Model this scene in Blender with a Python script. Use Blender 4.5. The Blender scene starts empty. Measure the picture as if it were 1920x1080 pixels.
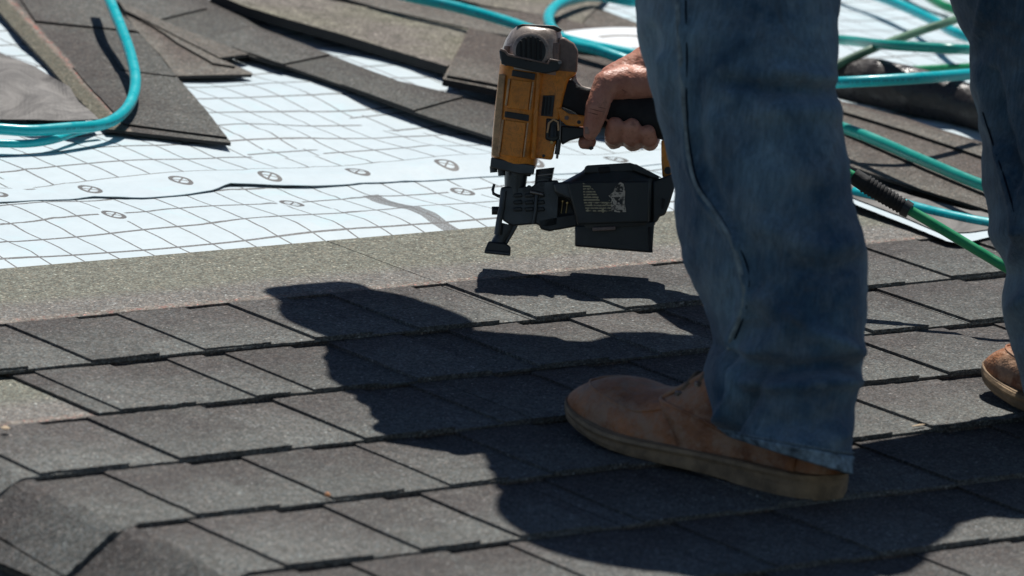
import bpy, bmesh, math, random
from mathutils import Vector, Matrix, noise
random.seed(7)
sin, cos, pi = math.sin, math.cos, math.pi
S = bpy.context.scene
COL = S.collection

# ------------------------------------------------------------------ frames
# Everything is laid out in the roof's own frame: x along the courses, y up the slope, z off the surface;
# the roof (and all that stands on it) is then pitched by PITCH about x.
PITCH = math.radians(14)
RX = Matrix.Rotation(PITCH, 4, 'X')
E0 = 0.143                                   # exposure of one shingle course
CF = 11183.0                                 # focal length in photo pixels (1920 wide)
CC = Vector((-3.45121627, -4.41924649, 1.42349717))
CR = Vector((0.79924498, -0.59377802, 0.09292536))
CU = Vector((0.07503215, 0.25198819, 0.96481715))
CW = Vector((0.59630331, 0.76415287, -0.24595273))

def at(px, py, h=0.0):
    d = CR*(px-960) - CU*(py-540) + CW*CF
    return CC + d*((h-CC.z)/d.z)
def cp(px, py, Z):
    return CC + (CR*(px-960) - CU*(py-540) + CW*CF)*(Z/CF)
def depth(p): return (Vector(p)-CC).dot(CW)
def px_of(p):
    q = Vector(p)-CC; z = q.dot(CW)
    return (960+q.dot(CR)/z*CF, 540-q.dot(CU)/z*CF)

# ------------------------------------------------------------------ camera, sky, sun, exposure
cam = bpy.data.cameras.new('camera'); co = bpy.data.objects.new('camera', cam); COL.objects.link(co)
M = Matrix((CR, CU, -CW)).transposed().to_4x4(); M.translation = CC
co.matrix_world = RX @ M
cam.sensor_width = 36; cam.lens = CF/1920*36; cam.clip_start = 0.1; cam.clip_end = 500
cam.dof.use_dof = True; cam.dof.focus_distance = 5.72; cam.dof.aperture_fstop = 10.0
S.camera = co

SH = Vector((-0.36, -0.45, -1.0))            # shadow travel per metre of height, roof frame
sd = (RX.to_3x3() @ SH).normalized()
sun = bpy.data.lights.new('sun', 'SUN'); sun.energy = 4.6; sun.angle = math.radians(0.5); sun.color = (1.0, 0.955, 0.90)
so = bpy.data.objects.new('sun', sun); COL.objects.link(so); so.location = (0, 0, 6)
so.rotation_euler = sd.to_track_quat('-Z', 'Y').to_euler()
W = bpy.data.worlds.new('World'); S.world = W; W.use_nodes = True
wn = W.node_tree; bgn = wn.nodes['Background']; sky = wn.nodes.new('ShaderNodeTexSky')
sky.sky_type = 'NISHITA'; sky.sun_disc = False
toS = -sd
sky.sun_elevation = math.asin(toS.z); sky.sun_rotation = math.atan2(toS.x, toS.y)
sky.altitude = 2500; sky.air_density = .8; sky.dust_density = .3
wn.links.new(sky.outputs[0], bgn.inputs[0]); bgn.inputs[1].default_value = 0.062
S.view_settings.view_transform = 'Standard'; S.view_settings.look = 'None'
S.view_settings.exposure = 0.08; S.view_settings.gamma = 1

# ------------------------------------------------------------------ materials
class NT:
    def __init__(s, name):
        s.m = bpy.data.materials.new(name); s.m.use_nodes = True; s.t = s.m.node_tree
        s.b = s.t.nodes['Principled BSDF']; s.tc = None
    def n(s, typ, **kw):
        x = s.t.nodes.new('ShaderNode'+typ)
        for k, v in kw.items():
            if k.startswith('i_'):
                k = k[2:]; k = int(k) if k.isdigit() else k.replace('_', ' ')
                if isinstance(v, bpy.types.NodeSocket): s.t.links.new(v, x.inputs[k])
                else: x.inputs[k].default_value = v
            else: setattr(x, k, v)
        return x
    def l(s, a, b): s.t.links.new(a, b)
    def coord(s, out='Object'):
        if s.tc is None: s.tc = s.n('TexCoord')
        return s.tc.outputs[out]
    def rndcoord(s):
        oi = s.n('ObjectInfo'); mu = s.n('Math', operation='MULTIPLY', i_0=oi.outputs['Random'], i_1=37.0)
        add = s.n('VectorMath', operation='ADD', i_0=s.coord(), i_1=mu.outputs[0]); return add.outputs[0], oi.outputs['Random']
    def noise(s, scale, vec=None, detail=3, rough=.55, dist=0.0):
        x = s.n('TexNoise', i_Scale=scale, i_Detail=detail, i_Roughness=rough, i_Distortion=dist)
        s.l(vec or s.coord(), x.inputs['Vector']); return x.outputs['Fac']
    def vor(s, scale, vec=None, feat='F1'):
        x = s.n('TexVoronoi', i_Scale=scale, feature=feat); s.l(vec or s.coord(), x.inputs['Vector']); return x
    def math(s, op, a, b=0.0, c=None, clamp=False):
        x = s.n('Math', operation=op, use_clamp=clamp)
        for i, v in enumerate((a, b) if c is None else (a, b, c)):
            if isinstance(v, bpy.types.NodeSocket): s.l(v, x.inputs[i])
            else: x.inputs[i].default_value = v
        return x.outputs[0]
    def ramp(s, fac, stops, interp='LINEAR'):
        x = s.n('ValToRGB'); x.color_ramp.interpolation = interp
        e = x.color_ramp.elements
        while len(e) < len(stops): e.new(0.5)
        for i, (p, c) in enumerate(stops):
            e[i].position = p; e[i].color = (c, c, c, 1) if not isinstance(c, tuple) else (*c, 1)
        s.l(fac, x.inputs[0]); return x.outputs[0]
    def mix(s, fac, a, b, bt='MIX'):
        x = s.n('Mix', data_type='RGBA', blend_type=bt)
        for sk, v in ((x.inputs[0], fac), (x.inputs[6], a), (x.inputs[7], b)):
            if isinstance(v, bpy.types.NodeSocket): s.l(v, sk)
            elif isinstance(v, tuple): sk.default_value = (*v, 1)
            else: sk.default_value = v if sk.name == 'Factor' else (v, v, v, 1)
        return x.outputs[2]
    def bump(s, h, strength=.5, dist=.001):
        x = s.n('Bump', i_Strength=strength, i_Distance=dist); s.l(h, x.inputs['Height']); s.l(x.outputs[0], s.b.inputs['Normal'])
    def base(s, c):
        if isinstance(c, tuple): s.b.inputs['Base Color'].default_value = (*c, 1)
        else: s.l(c, s.b.inputs['Base Color'])
    def rough(s, r):
        if isinstance(r, float): s.b.inputs['Roughness'].default_value = r
        else: s.l(r, s.b.inputs['Roughness'])
    def spec(s, v): s.b.inputs['Specular IOR Level'].default_value = v

def shingle_mat(name, tone=(1, 1, 1), headlap=True, redline=False):
    t = NT(name); vec, rnd = t.rndcoord()
    g = t.vor(560, vec)
    gcol = t.n('SeparateColor'); t.l(g.outputs['Color'], gcol.inputs[0])
    blot = t.noise(14, vec, 4, .6); mid = t.noise(70, vec, 3)
    uv = t.n('SeparateXYZ'); t.l(t.coord('UV'), uv.inputs[0]); v = uv.outputs[1]
    # printed shade band: darker, warmer towards the top of the exposed tab
    band = t.n('MapRange', i_1=0.02, i_2=0.125); t.l(v, band.inputs[0])
    b2 = t.math('ADD', band.outputs[0], t.math('MULTIPLY', t.math('SUBTRACT', blot, .5), 1.9), clamp=True)
    c = t.mix(b2, tuple(a*b for a, b in zip((.142, .148, .138), tone)), tuple(a*b for a, b in zip((.096, .090, .085), tone)))
    if headlap:
        hv = t.n('MapRange', i_1=E0+.004, i_2=E0+.016)
        t.l(t.math('ADD', v, t.math('MULTIPLY', t.math('SUBTRACT', mid, .5), .02)), hv.inputs[0])
        edge = t.n('MapRange', i_1=.205, i_2=.235); t.l(t.math('ADD', v, t.math('MULTIPLY', blot, .02)), edge.inputs[0])
        hl = t.mix(edge.outputs[0], (.190, .184, .168), (.186, .190, .155))
        if redline: hl = (.125, .120, .090)
        c = t.mix(hv.outputs[0], c, hl)
        m1 = t.n('MapRange', i_1=E0, i_2=E0+.006); t.l(v, m1.inputs[0]); m2 = t.n('MapRange', i_1=E0+.018, i_2=E0+.010); t.l(v, m2.inputs[0])
        mm = t.math('MULTIPLY', m1.outputs[0], m2.outputs[0])
        c = t.mix(t.math('MULTIPLY', mm, .6), c, (.29, .26, .22))
        c = t.mix(t.math('MULTIPLY', mm, t.ramp(t.noise(210, vec, 2), [(.58, 0.0), (.66, .55)])), c, (.42, .13, .10))
    # grains; the palest few paint sun glints into the colour
    gr = t.ramp(gcol.outputs[0], [(0, .30), (.45, .82), (.8, 1.3), (.99, 1.9), (.998, 4.0)])
    c = t.mix(.75, c, gr, 'MULTIPLY')
    warm = t.ramp(gcol.outputs[1], [(0, (1.12, .97, .9)), (.5, (1, 1, 1)), (1, (.9, 1.0, 1.08))]); c = t.mix(.8, c, warm, 'MULTIPLY')
    c = t.mix(.5, c, t.ramp(mid, [(.3, .75), (.7, 1.3)]), 'MULTIPLY')
    c = t.mix(1.0, c, t.ramp(rnd, [(0, .86), (1, 1.12)]), 'MULTIPLY')
    if redline:
        r1 = t.n('MapRange', i_1=redline-.006, i_2=redline); t.l(v, r1.inputs[0])
        r2 = t.n('MapRange', i_1=redline+.006, i_2=redline); t.l(v, r2.inputs[0])
        rr = t.math('MULTIPLY', t.math('MULTIPLY', r1.outputs[0], r2.outputs[0]), t.ramp(t.noise(190, vec, 2), [(.56, 0.0), (.66, .9)]))
        c = t.mix(rr, c, (.55, .10, .07))
    t.base(c)
    t.rough(t.ramp(gcol.outputs[2], [(0, .45), (.03, .9), (1, .95)])); t.spec(.35)
    t.bump(t.math('ADD', t.math('MULTIPLY', g.outputs['Distance'], -1.0), t.math('MULTIPLY', mid, 1.2)), .9, .0012)
    return t.m
M_SH = shingle_mat('shingle granules')
M_HL = shingle_mat('shingle granules with headlap')
M_RED = shingle_mat('loose shingle granules', (.86, .84, .82), True, .150)
M_BR = shingle_mat('brown shingle granules', (1.22, 1.10, 1.02), False)
M_DK = shingle_mat('dark shingle granules', (.88, .86, .84), False)
def olive():
    t = NT('olive shingle granules'); vec, r = t.rndcoord(); g = t.vor(520, vec)
    c = t.mix(t.ramp(t.noise(6, vec, 4), [(.35, 0.0), (.65, 1.0)]), (.185, .182, .128), (.19, .17, .15))
    c = t.mix(.8, c, t.ramp(t.noise(60, vec, 3), [(.3, .7), (.7, 1.35)]), 'MULTIPLY')
    gc = t.n('SeparateColor'); t.l(g.outputs['Color'], gc.inputs[0])
    t.base(t.mix(.85, c, t.ramp(gc.outputs[0], [(0, .30), (.45, .82), (.8, 1.3), (.99, 1.9), (.998, 4.0)]), 'MULTIPLY'))  # palest grains are glints painted as colour
    t.rough(.9); t.spec(.3); t.bump(g.outputs['Distance'], .7, .001); return t.m
M_OL = olive()
def felt():
    t = NT('asphalt felt edge'); t.base(t.mix(t.noise(300, None, 2), (.012, .012, .013), (.03, .029, .028))); t.rough(.8); return t.m
M_FELT = felt()
def greyfelt():
    t = NT('grey underlayment back'); w = t.n('TexWave', i_Scale=120.0, i_Distortion=2.0); t.l(t.coord(), w.inputs['Vector'])
    c = t.mix(t.ramp(t.noise(11, None, 5, .65, 2.5), [(.35, 0.0), (.62, 1.0)]), (.095, .09, .085), (.23, .22, .205))
    c = t.mix(.5, c, t.ramp(t.noise(800, None, 2), [(.3, .6), (.7, 1.4)]), 'MULTIPLY')
    t.base(c); t.rough(.75); t.bump(t.noise(500), .4, .001); return t.m
M_GREY = greyfelt()

def under_mat(name, du, dv, vmin, mark_dx, mark_v, x0, band=None):
    t = NT(name); uv = t.n('SeparateXYZ'); t.l(t.coord('UV'), uv.inputs[0]); u, v = uv.outputs[0], uv.outputs[1]
    wob = t.math('MULTIPLY', t.math('SUBTRACT', t.noise(7, t.coord('UV'), 2), .5), .012)
    def line(c, d, w):
        f = t.math('ABSOLUTE', t.math('SUBTRACT', t.math('FRACT', t.math('DIVIDE', c, d)), .5))
        return t.math('GREATER_THAN', f, .5-w/d/2)
    uu = t.math('ADD', u, wob)
    gl = t.math('MAXIMUM', line(uu, du, .0023), line(t.math('SUBTRACT', v, vmin-dv*.02), dv, .0046))
    gl = t.math('MULTIPLY', gl, t.math('GREATER_THAN', v, vmin-.001))
    gl = t.math('MULTIPLY', gl, t.ramp(t.noise(420, t.coord('UV'), 2), [(.25, .45), (.5, 1.0)]))
    mx = t.math('SUBTRACT', t.math('MULTIPLY', t.math('FRACT', t.math('DIVIDE', t.math('SUBTRACT', u, x0), mark_dx)), mark_dx), mark_dx/2)
    my = t.math('SUBTRACT', v, mark_v)
    d = t.math('SQRT', t.math('ADD', t.math('POWER', mx, 2.0), t.math('POWER', t.math('MULTIPLY', my, .62), 2.0)))
    ring = t.math('MULTIPLY', t.math('LESS_THAN', d, .0105), t.math('GREATER_THAN', d, .0066))
    cr = t.math('MAXIMUM', t.math('LESS_THAN', t.math('ABSOLUTE', t.math('ADD', mx, my)), .0015), t.math('LESS_THAN', t.math('ABSOLUTE', t.math('SUBTRACT', mx, my)), .0015))
    cr = t.math('MULTIPLY', cr, t.math('LESS_THAN', d, .009))
    mk = t.math('MAXIMUM', ring, cr)
    near = t.math('LESS_THAN', d, .0155)
    gl = t.math('MULTIPLY', gl, t.math('SUBTRACT', 1.0, near))
    ink = t.math('MAXIMUM', gl, mk)
    if band:
        bx, bw, v0, v1 = band
        bc = t.math('ADD', u, t.math('MULTIPLY', t.math('SINE', t.math('MULTIPLY', v, 60.0)), .003))
        bd = t.math('LESS_THAN', t.math('ABSOLUTE', t.math('SUBTRACT', bc, bx)), bw)
        bd = t.math('MULTIPLY', bd, t.math('MULTIPLY', t.math('GREATER_THAN', v, v0), t.math('LESS_THAN', v, v1)))
        ink = t.math('MAXIMUM', ink, t.math('MULTIPLY', bd, t.ramp(t.noise(600, t.coord('UV'), 1), [(.35, .55), (.6, 1.0)])))
    w = t.mix(t.noise(5, None, 4), (.52, .63, .68), (.61, .70, .73))
    w = t.mix(.35, w, t.ramp(t.noise(45, None, 4, .7), [(.3, .82), (.6, 1.0)]), 'MULTIPLY')
    w = t.mix(t.ramp(t.noise(16, None, 5, .7, .6), [(.55, 0.0), (.7, .5)]), w, (.50, .69, .73))
    dirt = t.ramp(t.noise(30, None, 6, .75), [(.66, 0.0), (.76, .35)])
    w = t.mix(dirt, w, (.45, .47, .45))
    t.base(t.mix(ink, w, (.10, .10, .098))); t.rough(.55); t.spec(.4)
    t.bump(t.math('ADD', t.noise(60, None, 4, .6), t.math('MULTIPLY', t.noise(900, None, 1), .15)), .6, .002)
    return t.m
M_UL = under_mat('underlayment lower sheet', .040, .060, -.2, .2150, .155, -.1325, band=(.078, .010, -.2, .165))
M_UU = under_mat('underlayment upper sheet', .038, .058, .062, .1065, .032, -.152)
M_UP = under_mat('underlayment far sheet', .05, .06, .03, .3, .012, 0)

def plain(name, col, rough=.5, metal=0.0, var=.25, scale=30, spec=.5, bump=.15, col2=None, scratch=0.0):
    t = NT(name); n = t.noise(scale, None, 5, .65)
    c2 = col2 or tuple(a*(1-var) for a in col)
    c = t.mix(t.ramp(n, [(.35, 0.0), (.65, 1.0)]), c2, col)
    if scratch:
        sc = t.n('TexNoise', i_Scale=26.0, i_Detail=6.0, i_Roughness=.8, i_Distortion=3.0); t.l(t.coord(), sc.inputs[0])
        m = t.ramp(sc.outputs['Fac'], [(.485, 0.0), (.497, scratch), (.503, scratch), (.515, 0.0)])
        c = t.mix(m, c, tuple(a*.22 for a in col))
        grime = t.ramp(t.noise(55, None, 6, .75), [(.52, 0.0), (.74, .7)]); c = t.mix(grime, c, tuple(a*.3 for a in col))
    t.base(c); t.b.inputs['Metallic'].default_value = metal; t.spec(spec)
    t.rough(t.ramp(t.noise(scale*2, None, 4), [(.3, max(.05, rough-.12)), (.7, min(1, rough+.12))]))
    if bump: t.bump(t.noise(scale*8, None, 3), bump, .0008)
    return t.m
M_YEL = plain('scuffed yellow housing', (.95, .34, .035), .38, var=.25, scale=25, scratch=.55)
M_YELW = plain('worn and lit yellow housing edge', (.78, .50, .26), .45, var=.35, scale=50, scratch=.7)  # pale tone mixes wear with bounce light and rib highlights put into the colour
M_CAP = plain('taupe alloy cap', (.50, .43, .38), .34, .15, var=.4, scale=40, scratch=.5)
M_CAPD = plain('dark cap casting', (.28, .21, .18), .42, .1, var=.4, scale=40, scratch=.5)
M_BLK = plain('black plastic', (.026, .033, .034), .42, var=.35, scale=30)
M_RUB = plain('black rubber grip', (.014, .015, .016), .75, var=.3, scale=60, bump=.5)
M_MET = plain('dark phosphated steel', (.085, .095, .10), .38, .6, var=.5, scale=60)
M_METL = plain('worn bright steel', (.30, .29, .28), .35, .9, var=.4, scale=60)
M_BRASS = plain('brass coated nails', (.55, .38, .15), .35, .8)
def teal():
    t = NT('printed teal rubber hose'); s_ = t.n('SeparateXYZ'); t.l(t.coord('UV'), s_.inputs[0])
    side = t.math('GREATER_THAN', t.math('ABSOLUTE', t.math('SUBTRACT', t.math('FRACT', t.math('MULTIPLY', s_.outputs[1], 2.0)), .5)), .40)
    cmb = t.n('CombineXYZ'); t.l(s_.outputs[0], cmb.inputs[0])
    run = t.math('GREATER_THAN', t.noise(7, cmb.outputs[0], 1), .5); let = t.math('GREATER_THAN', t.noise(330, cmb.outputs[0], 1), .47)
    ink = t.math('MULTIPLY', t.math('MULTIPLY', side, run), t.math('MULTIPLY', let, .55))
    c = t.mix(t.ramp(t.noise(14, None, 5, .7), [(.35, 0.0), (.7, 1.0)]), (.0, .43, .48), (.01, .52, .56))
    c = t.mix(t.ramp(t.noise(40, None, 6, .75), [(.58, 0.0), (.75, .5)]), c, (.16, .30, .28))
    t.base(t.mix(ink, c, (.01, .12, .16))); t.rough(t.ramp(t.noise(60, None, 4), [(.3, .2), (.7, .5)])); t.spec(.5); t.bump(t.noise(80, None, 4), .25, .0012); return t.m
M_TEAL = teal()
M_GRN = plain('green rubber hose', (.012, .33, .13), .32, var=.2, scale=18, spec=.6, bump=.05)
M_GRN2 = plain('sea green rubber hose', (.01, .36, .29), .34, var=.2, scale=18, spec=.6, bump=.05)
M_OLV = plain('dusty green hose', (.09, .22, .13), .6, var=.4, scale=30, bump=.05)
M_SOLE = plain('crepe sole', (.40, .28, .165), .8, var=.5, scale=60, bump=.6)
M_LACE = plain('grey brown lace', (.24, .17, .11), .85, var=.3, scale=300)
M_SHIRT = plain('shirt cotton', (.14, .16, .20), .85, var=.2)
M_CHIP = plain('orange grit', (.75, .35, .16), .8)
M_WOOD = plain('pale wood splinter', (.65, .5, .33), .8)
def leather():
    t = NT('scuffed tan leather'); n = t.noise(13, None, 6, .65, .4)
    c = t.mix(t.ramp(n, [(.35, 0.0), (.62, 1.0)]), (.22, .085, .034), (.58, .25, .11))
    dust = t.ramp(t.noise(28, None, 6, .75), [(.44, 0.0), (.56, .85)])
    c = t.mix(dust, c, (.43, .27, .17))
    cr = t.n('TexNoise', i_Scale=17.0, i_Detail=6.0, i_Roughness=.72, i_Distortion=.5); t.l(t.coord(), cr.inputs[0])
    c = t.mix(t.ramp(cr.outputs['Fac'], [(.60, 0.0), (.70, .45)]), c, (.13, .055, .025))
    t.base(c); t.rough(.55); t.bump(t.math('ADD', t.noise(120, None, 4, .7), t.math('MULTIPLY', t.noise(32, None, 4, .7), 4.0)), .9, .0016); return t.m
M_LEA = leather()
def denim():
    t = NT('worn blue denim'); uv = t.coord('UV')
    w = t.n('TexWave', i_Scale=130.0, i_Distortion=1.0, bands_direction='DIAGONAL'); t.l(uv, w.inputs['Vector'])
    fade = t.noise(5.5, None, 5, .62, .5); f2 = t.noise(26, None, 5, .7)
    c = t.mix(t.ramp(fade, [(.40, 0.0), (.60, 1.0)]), (.036, .085, .140), (.18, .29, .36))
    c = t.mix(t.ramp(f2, [(.45, 0.0), (.8, .5)]), c, (.27, .31, .31))
    st = t.n('Mapping'); st.inputs['Scale'].default_value = (1, 1, .12); t.l(t.coord(), st.inputs[0])
    c = t.mix(.6, c, t.ramp(t.noise(300, st.outputs[0], 4, .8), [(.3, .45), (.7, 1.55)]), 'MULTIPLY')
    c = t.mix(t.ramp(t.noise(11, None, 6, .7, 1.0), [(.56, 0.0), (.7, .55)]), c, (.10, .105, .10))
    t.base(c); t.rough(.9); t.spec(.2)
    t.b.inputs['Sheen Weight'].default_value = .25
    t.bump(t.math('ADD', t.noise(700, None, 2), t.math('MULTIPLY', t.noise(55, None, 5, .7), 3.0)), .7, .0016); return t.m
M_DEN = denim()
M_HEM = plain('faded denim hem', (.30, .42, .50), .9, var=.75, scale=110, spec=.2, bump=.6)
M_SEAM = plain('faded denim seam', (.30, .38, .40), .9, var=.5, scale=90, spec=.2, bump=.4)
M_SEAMD = plain('painted denim seam shadow', (.012, .018, .028), .95, var=.3, scale=60, spec=.1)
def skin():
    t = NT('weathered skin'); n = t.noise(35, None, 5, .6)
    c = t.mix(t.ramp(n, [(.35, 0.0), (.65, 1.0)]), (.46, .19, .13), (.62, .31, .22))
    c = t.mix(t.ramp(t.noise(160, None, 4, .7), [(.55, 0.0), (.72, .5)]), c, (.22, .09, .05))
    t.base(c); t.rough(.48); t.b.inputs['Subsurface Weight'].default_value = .08; t.b.inputs['Subsurface Scale'].default_value = .004
    v = t.vor(420, None); t.bump(t.math('ADD', t.math('MULTIPLY', v.outputs['Distance'], .6), t.math('MULTIPLY', t.noise(90, None, 4), 1.6)), .5, .0009); return t.m
M_SKIN = skin()
def sticker(lines):
    t = NT('worn tan sticker'+(' text' if lines else ' pictograms')); s = t.n('SeparateXYZ'); t.l(t.coord('UV'), s.inputs[0])
    n = t.noise(220, None, 3)
    if lines:
        f = t.math('FRACT', t.math('MULTIPLY', s.outputs[1], 11.0)); ink = t.math('MULTIPLY', t.math('GREATER_THAN', f, .5), t.math('GREATER_THAN', n, .40))
        c0 = (.42, .38, .24)
    else:
        fx = t.math('ABSOLUTE', t.math('SUBTRACT', s.outputs[0], .5)); fy = t.math('ABSOLUTE', t.math('SUBTRACT', t.math('FRACT', t.math('MULTIPLY', s.outputs[1], 2.4)), .5))
        ink = t.math('MULTIPLY', t.math('LESS_THAN', fx, .3), t.math('MULTIPLY', t.math('LESS_THAN', fy, .3), t.math('GREATER_THAN', n, .45)))
        c0 = (.55, .50, .40)
    c = t.mix(ink, c0, (.035, .035, .03)); c = t.mix(t.ramp(t.noise(330, None, 4), [(.5, 0.0), (.62, .85)]), c, (.03, .032, .03))
    t.base(c); t.rough(.6); return t.m
M_ST1, M_ST2 = sticker(True), sticker(False)

# ------------------------------------------------------------------ object helpers
ROOTS = []; ORG = {}
def tag(o, label=None, cat=None, group=None, kind=None):
    if label: o['label'] = label
    if cat: o['category'] = cat
    if group: o['group'] = group
    if kind: o['kind'] = kind
    return o
def empty(name, loc):
    o = bpy.data.objects.new(name, None); COL.objects.link(o); o.location = loc; o.empty_display_size = .05
    ROOTS.append(o); ORG[o.name] = Vector(loc); return o
def obj(name, V, F, mat, parent=None, uv=None, smooth=False, sharp=None, origin=None, mats=None, fm=None):
    V = [Vector(v) for v in V]
    if parent is not None: og = ORG[parent.name]
    elif origin is not None: og = Vector(origin)
    else:
        og = Vector((sum(v.x for v in V)/len(V), sum(v.y for v in V)/len(V), min(v.z for v in V)))
    me = bpy.data.meshes.new(name); me.from_pydata([tuple(v-og) for v in V], [], F)
    for m in (mats or [mat]): me.materials.append(m)
    if fm: me.polygons.foreach_set('material_index', fm)
    if uv:
        l = me.uv_layers.new(name='UVMap')
        for lp in me.loops: l.data[lp.index].uv = uv[lp.vertex_index]
    me.validate()
    if smooth: me.shade_smooth()
    if sharp: me.shade_smooth(); me.set_sharp_from_angle(angle=math.radians(sharp))
    o = bpy.data.objects.new(name, me); COL.objects.link(o)
    if parent is not None: o.parent = parent
    else: o.location = og; ROOTS.append(o)
    ORG[o.name] = og
    return o
def bevel(o, w, seg=2, ang=30):
    b = o.modifiers.new('bevel', 'BEVEL'); b.width = w; b.segments = seg; b.limit_method = 'ANGLE'; b.angle_limit = math.radians(ang)
    b.harden_normals = False
    o.data.shade_smooth(); o.data.set_sharp_from_angle(angle=math.radians(60)); return o

def interp(pts, x):
    if x <= pts[0][0]: return pts[0][1]
    for (a, b), (c, d) in zip(pts, pts[1:]):
        if x <= c:
            t = (x-a)/(c-a); return b+(d-b)*t
    return pts[-1][1]
def catmull(P, n):
    P = [Vector(p) for p in P]; Q = [P[0]*2-P[1]]+P+[P[-1]*2-P[-2]]; out = []
    for i in range(1, len(Q)-2):
        a, b, c, d = Q[i-1:i+3]
        for k in range(n):
            t = k/n
            out.append(.5*((2*b)+(c-a)*t+(2*a-5*b+4*c-d)*t*t+(3*b-a-3*c+d)*t**3))
    out.append(Q[-2]); return out
def tube(path, r, n=12, cap=True):
    """rings along a path; r a number or a list"""
    V, F, uv = [], [], []; up = Vector((0, 0, 1)); s = 0
    for i, p in enumerate(path):
        t = (path[min(i+1, len(path)-1)]-path[max(i-1, 0)]).normalized()
        a = t.cross(up)
        if a.length < 1e-4: a = t.cross(Vector((0, 1, 0)))
        a.normalize(); b = a.cross(t).normalized()
        rr = r[i] if isinstance(r, (list, tuple)) else r
        if i: s += (p-path[i-1]).length
        for k in range(n):
            A = 2*pi*k/n; V.append(p+(a*cos(A)+b*sin(A))*rr); uv.append((s, k/n))
        if i:
            for k in range(n):
                F.append(((i-1)*n+k, (i-1)*n+(k+1) % n, i*n+(k+1) % n, i*n+k))
    if cap:
        F.append(tuple(range(n))[::-1]); F.append(tuple((len(path)-1)*n+k for k in range(n)))
    return V, F, uv
def prism_px(poly, Z, d0, d1):
    """outline in photo pixels at camera depth Z, real thickness from d0 to d1 metres towards the camera"""
    n = len(poly); V = [cp(x, y, Z)-CW*d1 for x, y in poly]+[cp(x, y, Z)-CW*d0 for x, y in poly]
    F = [tuple(range(n))[::-1], tuple(range(n, 2*n))]+[(i, (i+1) % n, n+(i+1) % n, n+i) for i in range(n)]
    return V, F
def fixn(o):
    bm = bmesh.new(); bm.from_mesh(o.data); bmesh.ops.recalc_face_normals(bm, faces=bm.faces); bm.to_mesh(o.data); bm.free(); return o
def nz(x, y, s=1.0, k=0.0): return noise.noise(Vector((x*s, y*s, k)))

# ------------------------------------------------------------------ the roof and its laid shingles
H1, H2 = at(52, 905)-Vector((.02, 0, 0)), at(292, 985)-Vector((.042, 0, 0))
def hip_x(y): return H1.x+(H2.x-H1.x)*(y-H1.y)/(H2.y-H1.y)
HR, HA = .020, math.radians(37)
def hip(x, y, z, cut=.080):
    """the surface folds down over the hip at its left end"""
    d = hip_x(y)-x
    if d <= 0: return Vector((x, y, z))
    d = min(d, cut); a = min(d/HR, HA); rest = max(0, d-HR*HA)
    return Vector((hip_x(y)-HR*sin(a)-rest*cos(HA)-z*sin(a), y, -HR*(1-cos(a))-rest*sin(HA)+z*cos(a)))

V, F = [], []
NX, NY = 60, 40
for j in range(NY+1):
    for i in range(NX+1):
        y = -1.6+6.6*j/NY; x = -1.6+.2*i if i > 12 else -1.6+i*.1
        V.append(hip(x, y, -.004, 2.0))
for j in range(NY):
    for i in range(NX):
        a = j*(NX+1)+i; F.append((a, a+1, a+NX+2, a+NX+1))
roof = obj('roof', V, F, M_DK, origin=(0, 0, 0), uv=[(v.x, .05) for v in V], smooth=True)
tag(roof, kind='structure')
# the ground far below the eaves, so the roof stands over something
gt = NT('dry lawn'); gt.base(gt.mix(gt.noise(.6, None, 6, .7), (.05, .065, .025), (.10, .10, .05))); gt.rough(.95)
GV = [(-60, -60, 0), (60, -60, 0), (60, 60, 0), (-60, 60, 0)]

SLOPE, TH, LEN = .034, .0023, .337
def zbase(s, x, k):       # underside of a laid shingle, s = distance up from the butt
    return .0008+(LEN-s)*SLOPE+.0011*nz(x, k*3.7, 5.0)*(1-s/LEN)
def slab(x0, x1, s0, s1, k, z0, th, jag=.0006, seed=0, skew=0.0, nx=None, bot_jag=True, cutfn=None, lift=0.0):
    """a piece of course k between x0..x1 and s0..s1 above the butt"""
    nx = nx or max(2, int((x1-x0)/.006)); nx = min(nx, 70)
    nss = 12 if x0 < hip_x(-k*E0)+.15 else 2; ss = [s0+(s1-s0)*q/nss for q in range(nss+1)]; yb = -k*E0; V, F, uv = [], [], []
    for top in (0, 1):
        for j, s in enumerate(ss):
            for i in range(nx+1):
                t = i/nx; xx = x0+(x1-x0)*t+skew*(s-s0)
                sj = s
                if j == 0 and bot_jag: sj += jag*2*nz(xx*260, k+seed, 1.0)+.0011*nz(xx*22, k*9+seed, 1.0)
                if i in (0, nx): xx += jag*nz(s*300, seed+i, 1.0)*1.5
                z = zbase(s, xx, k)+z0+(th if top else 0)+lift*(1-s/LEN)
                yy = yb+sj
                if cutfn: xx, yy = cutfn(xx, yy)
                V.append(hip(xx, yy, z)); uv.append((xx, sj))
    W1 = nx+1; o = (nss+1)*W1
    for j in range(nss):
        for i in range(nx):
            a = j*W1+i
            F.append((o+a, o+a+1, o+a+1+W1, o+a+W1)); F.append((a, a+W1, a+1+W1, a+1))
    for i in range(nx): F.append((i, i+1, o+i+1, o+i)); b = nss*W1+i; F.append((b+1, b, o+b, o+b+1))
    for j in range(nss):
        a = j*W1; F.append((a+W1, a, o+a, o+a+W1)); b = j*W1+nx; F.append((b, b+W1, o+b+W1, o+b))
    return V, F, uv
def merge(*parts):
    V, F, U = [], [], []
    for v, f, u in parts:
        n = len(V); V += v; F += [tuple(a+n for a in q) for q in f]; U += u
    return V, F, U

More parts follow.
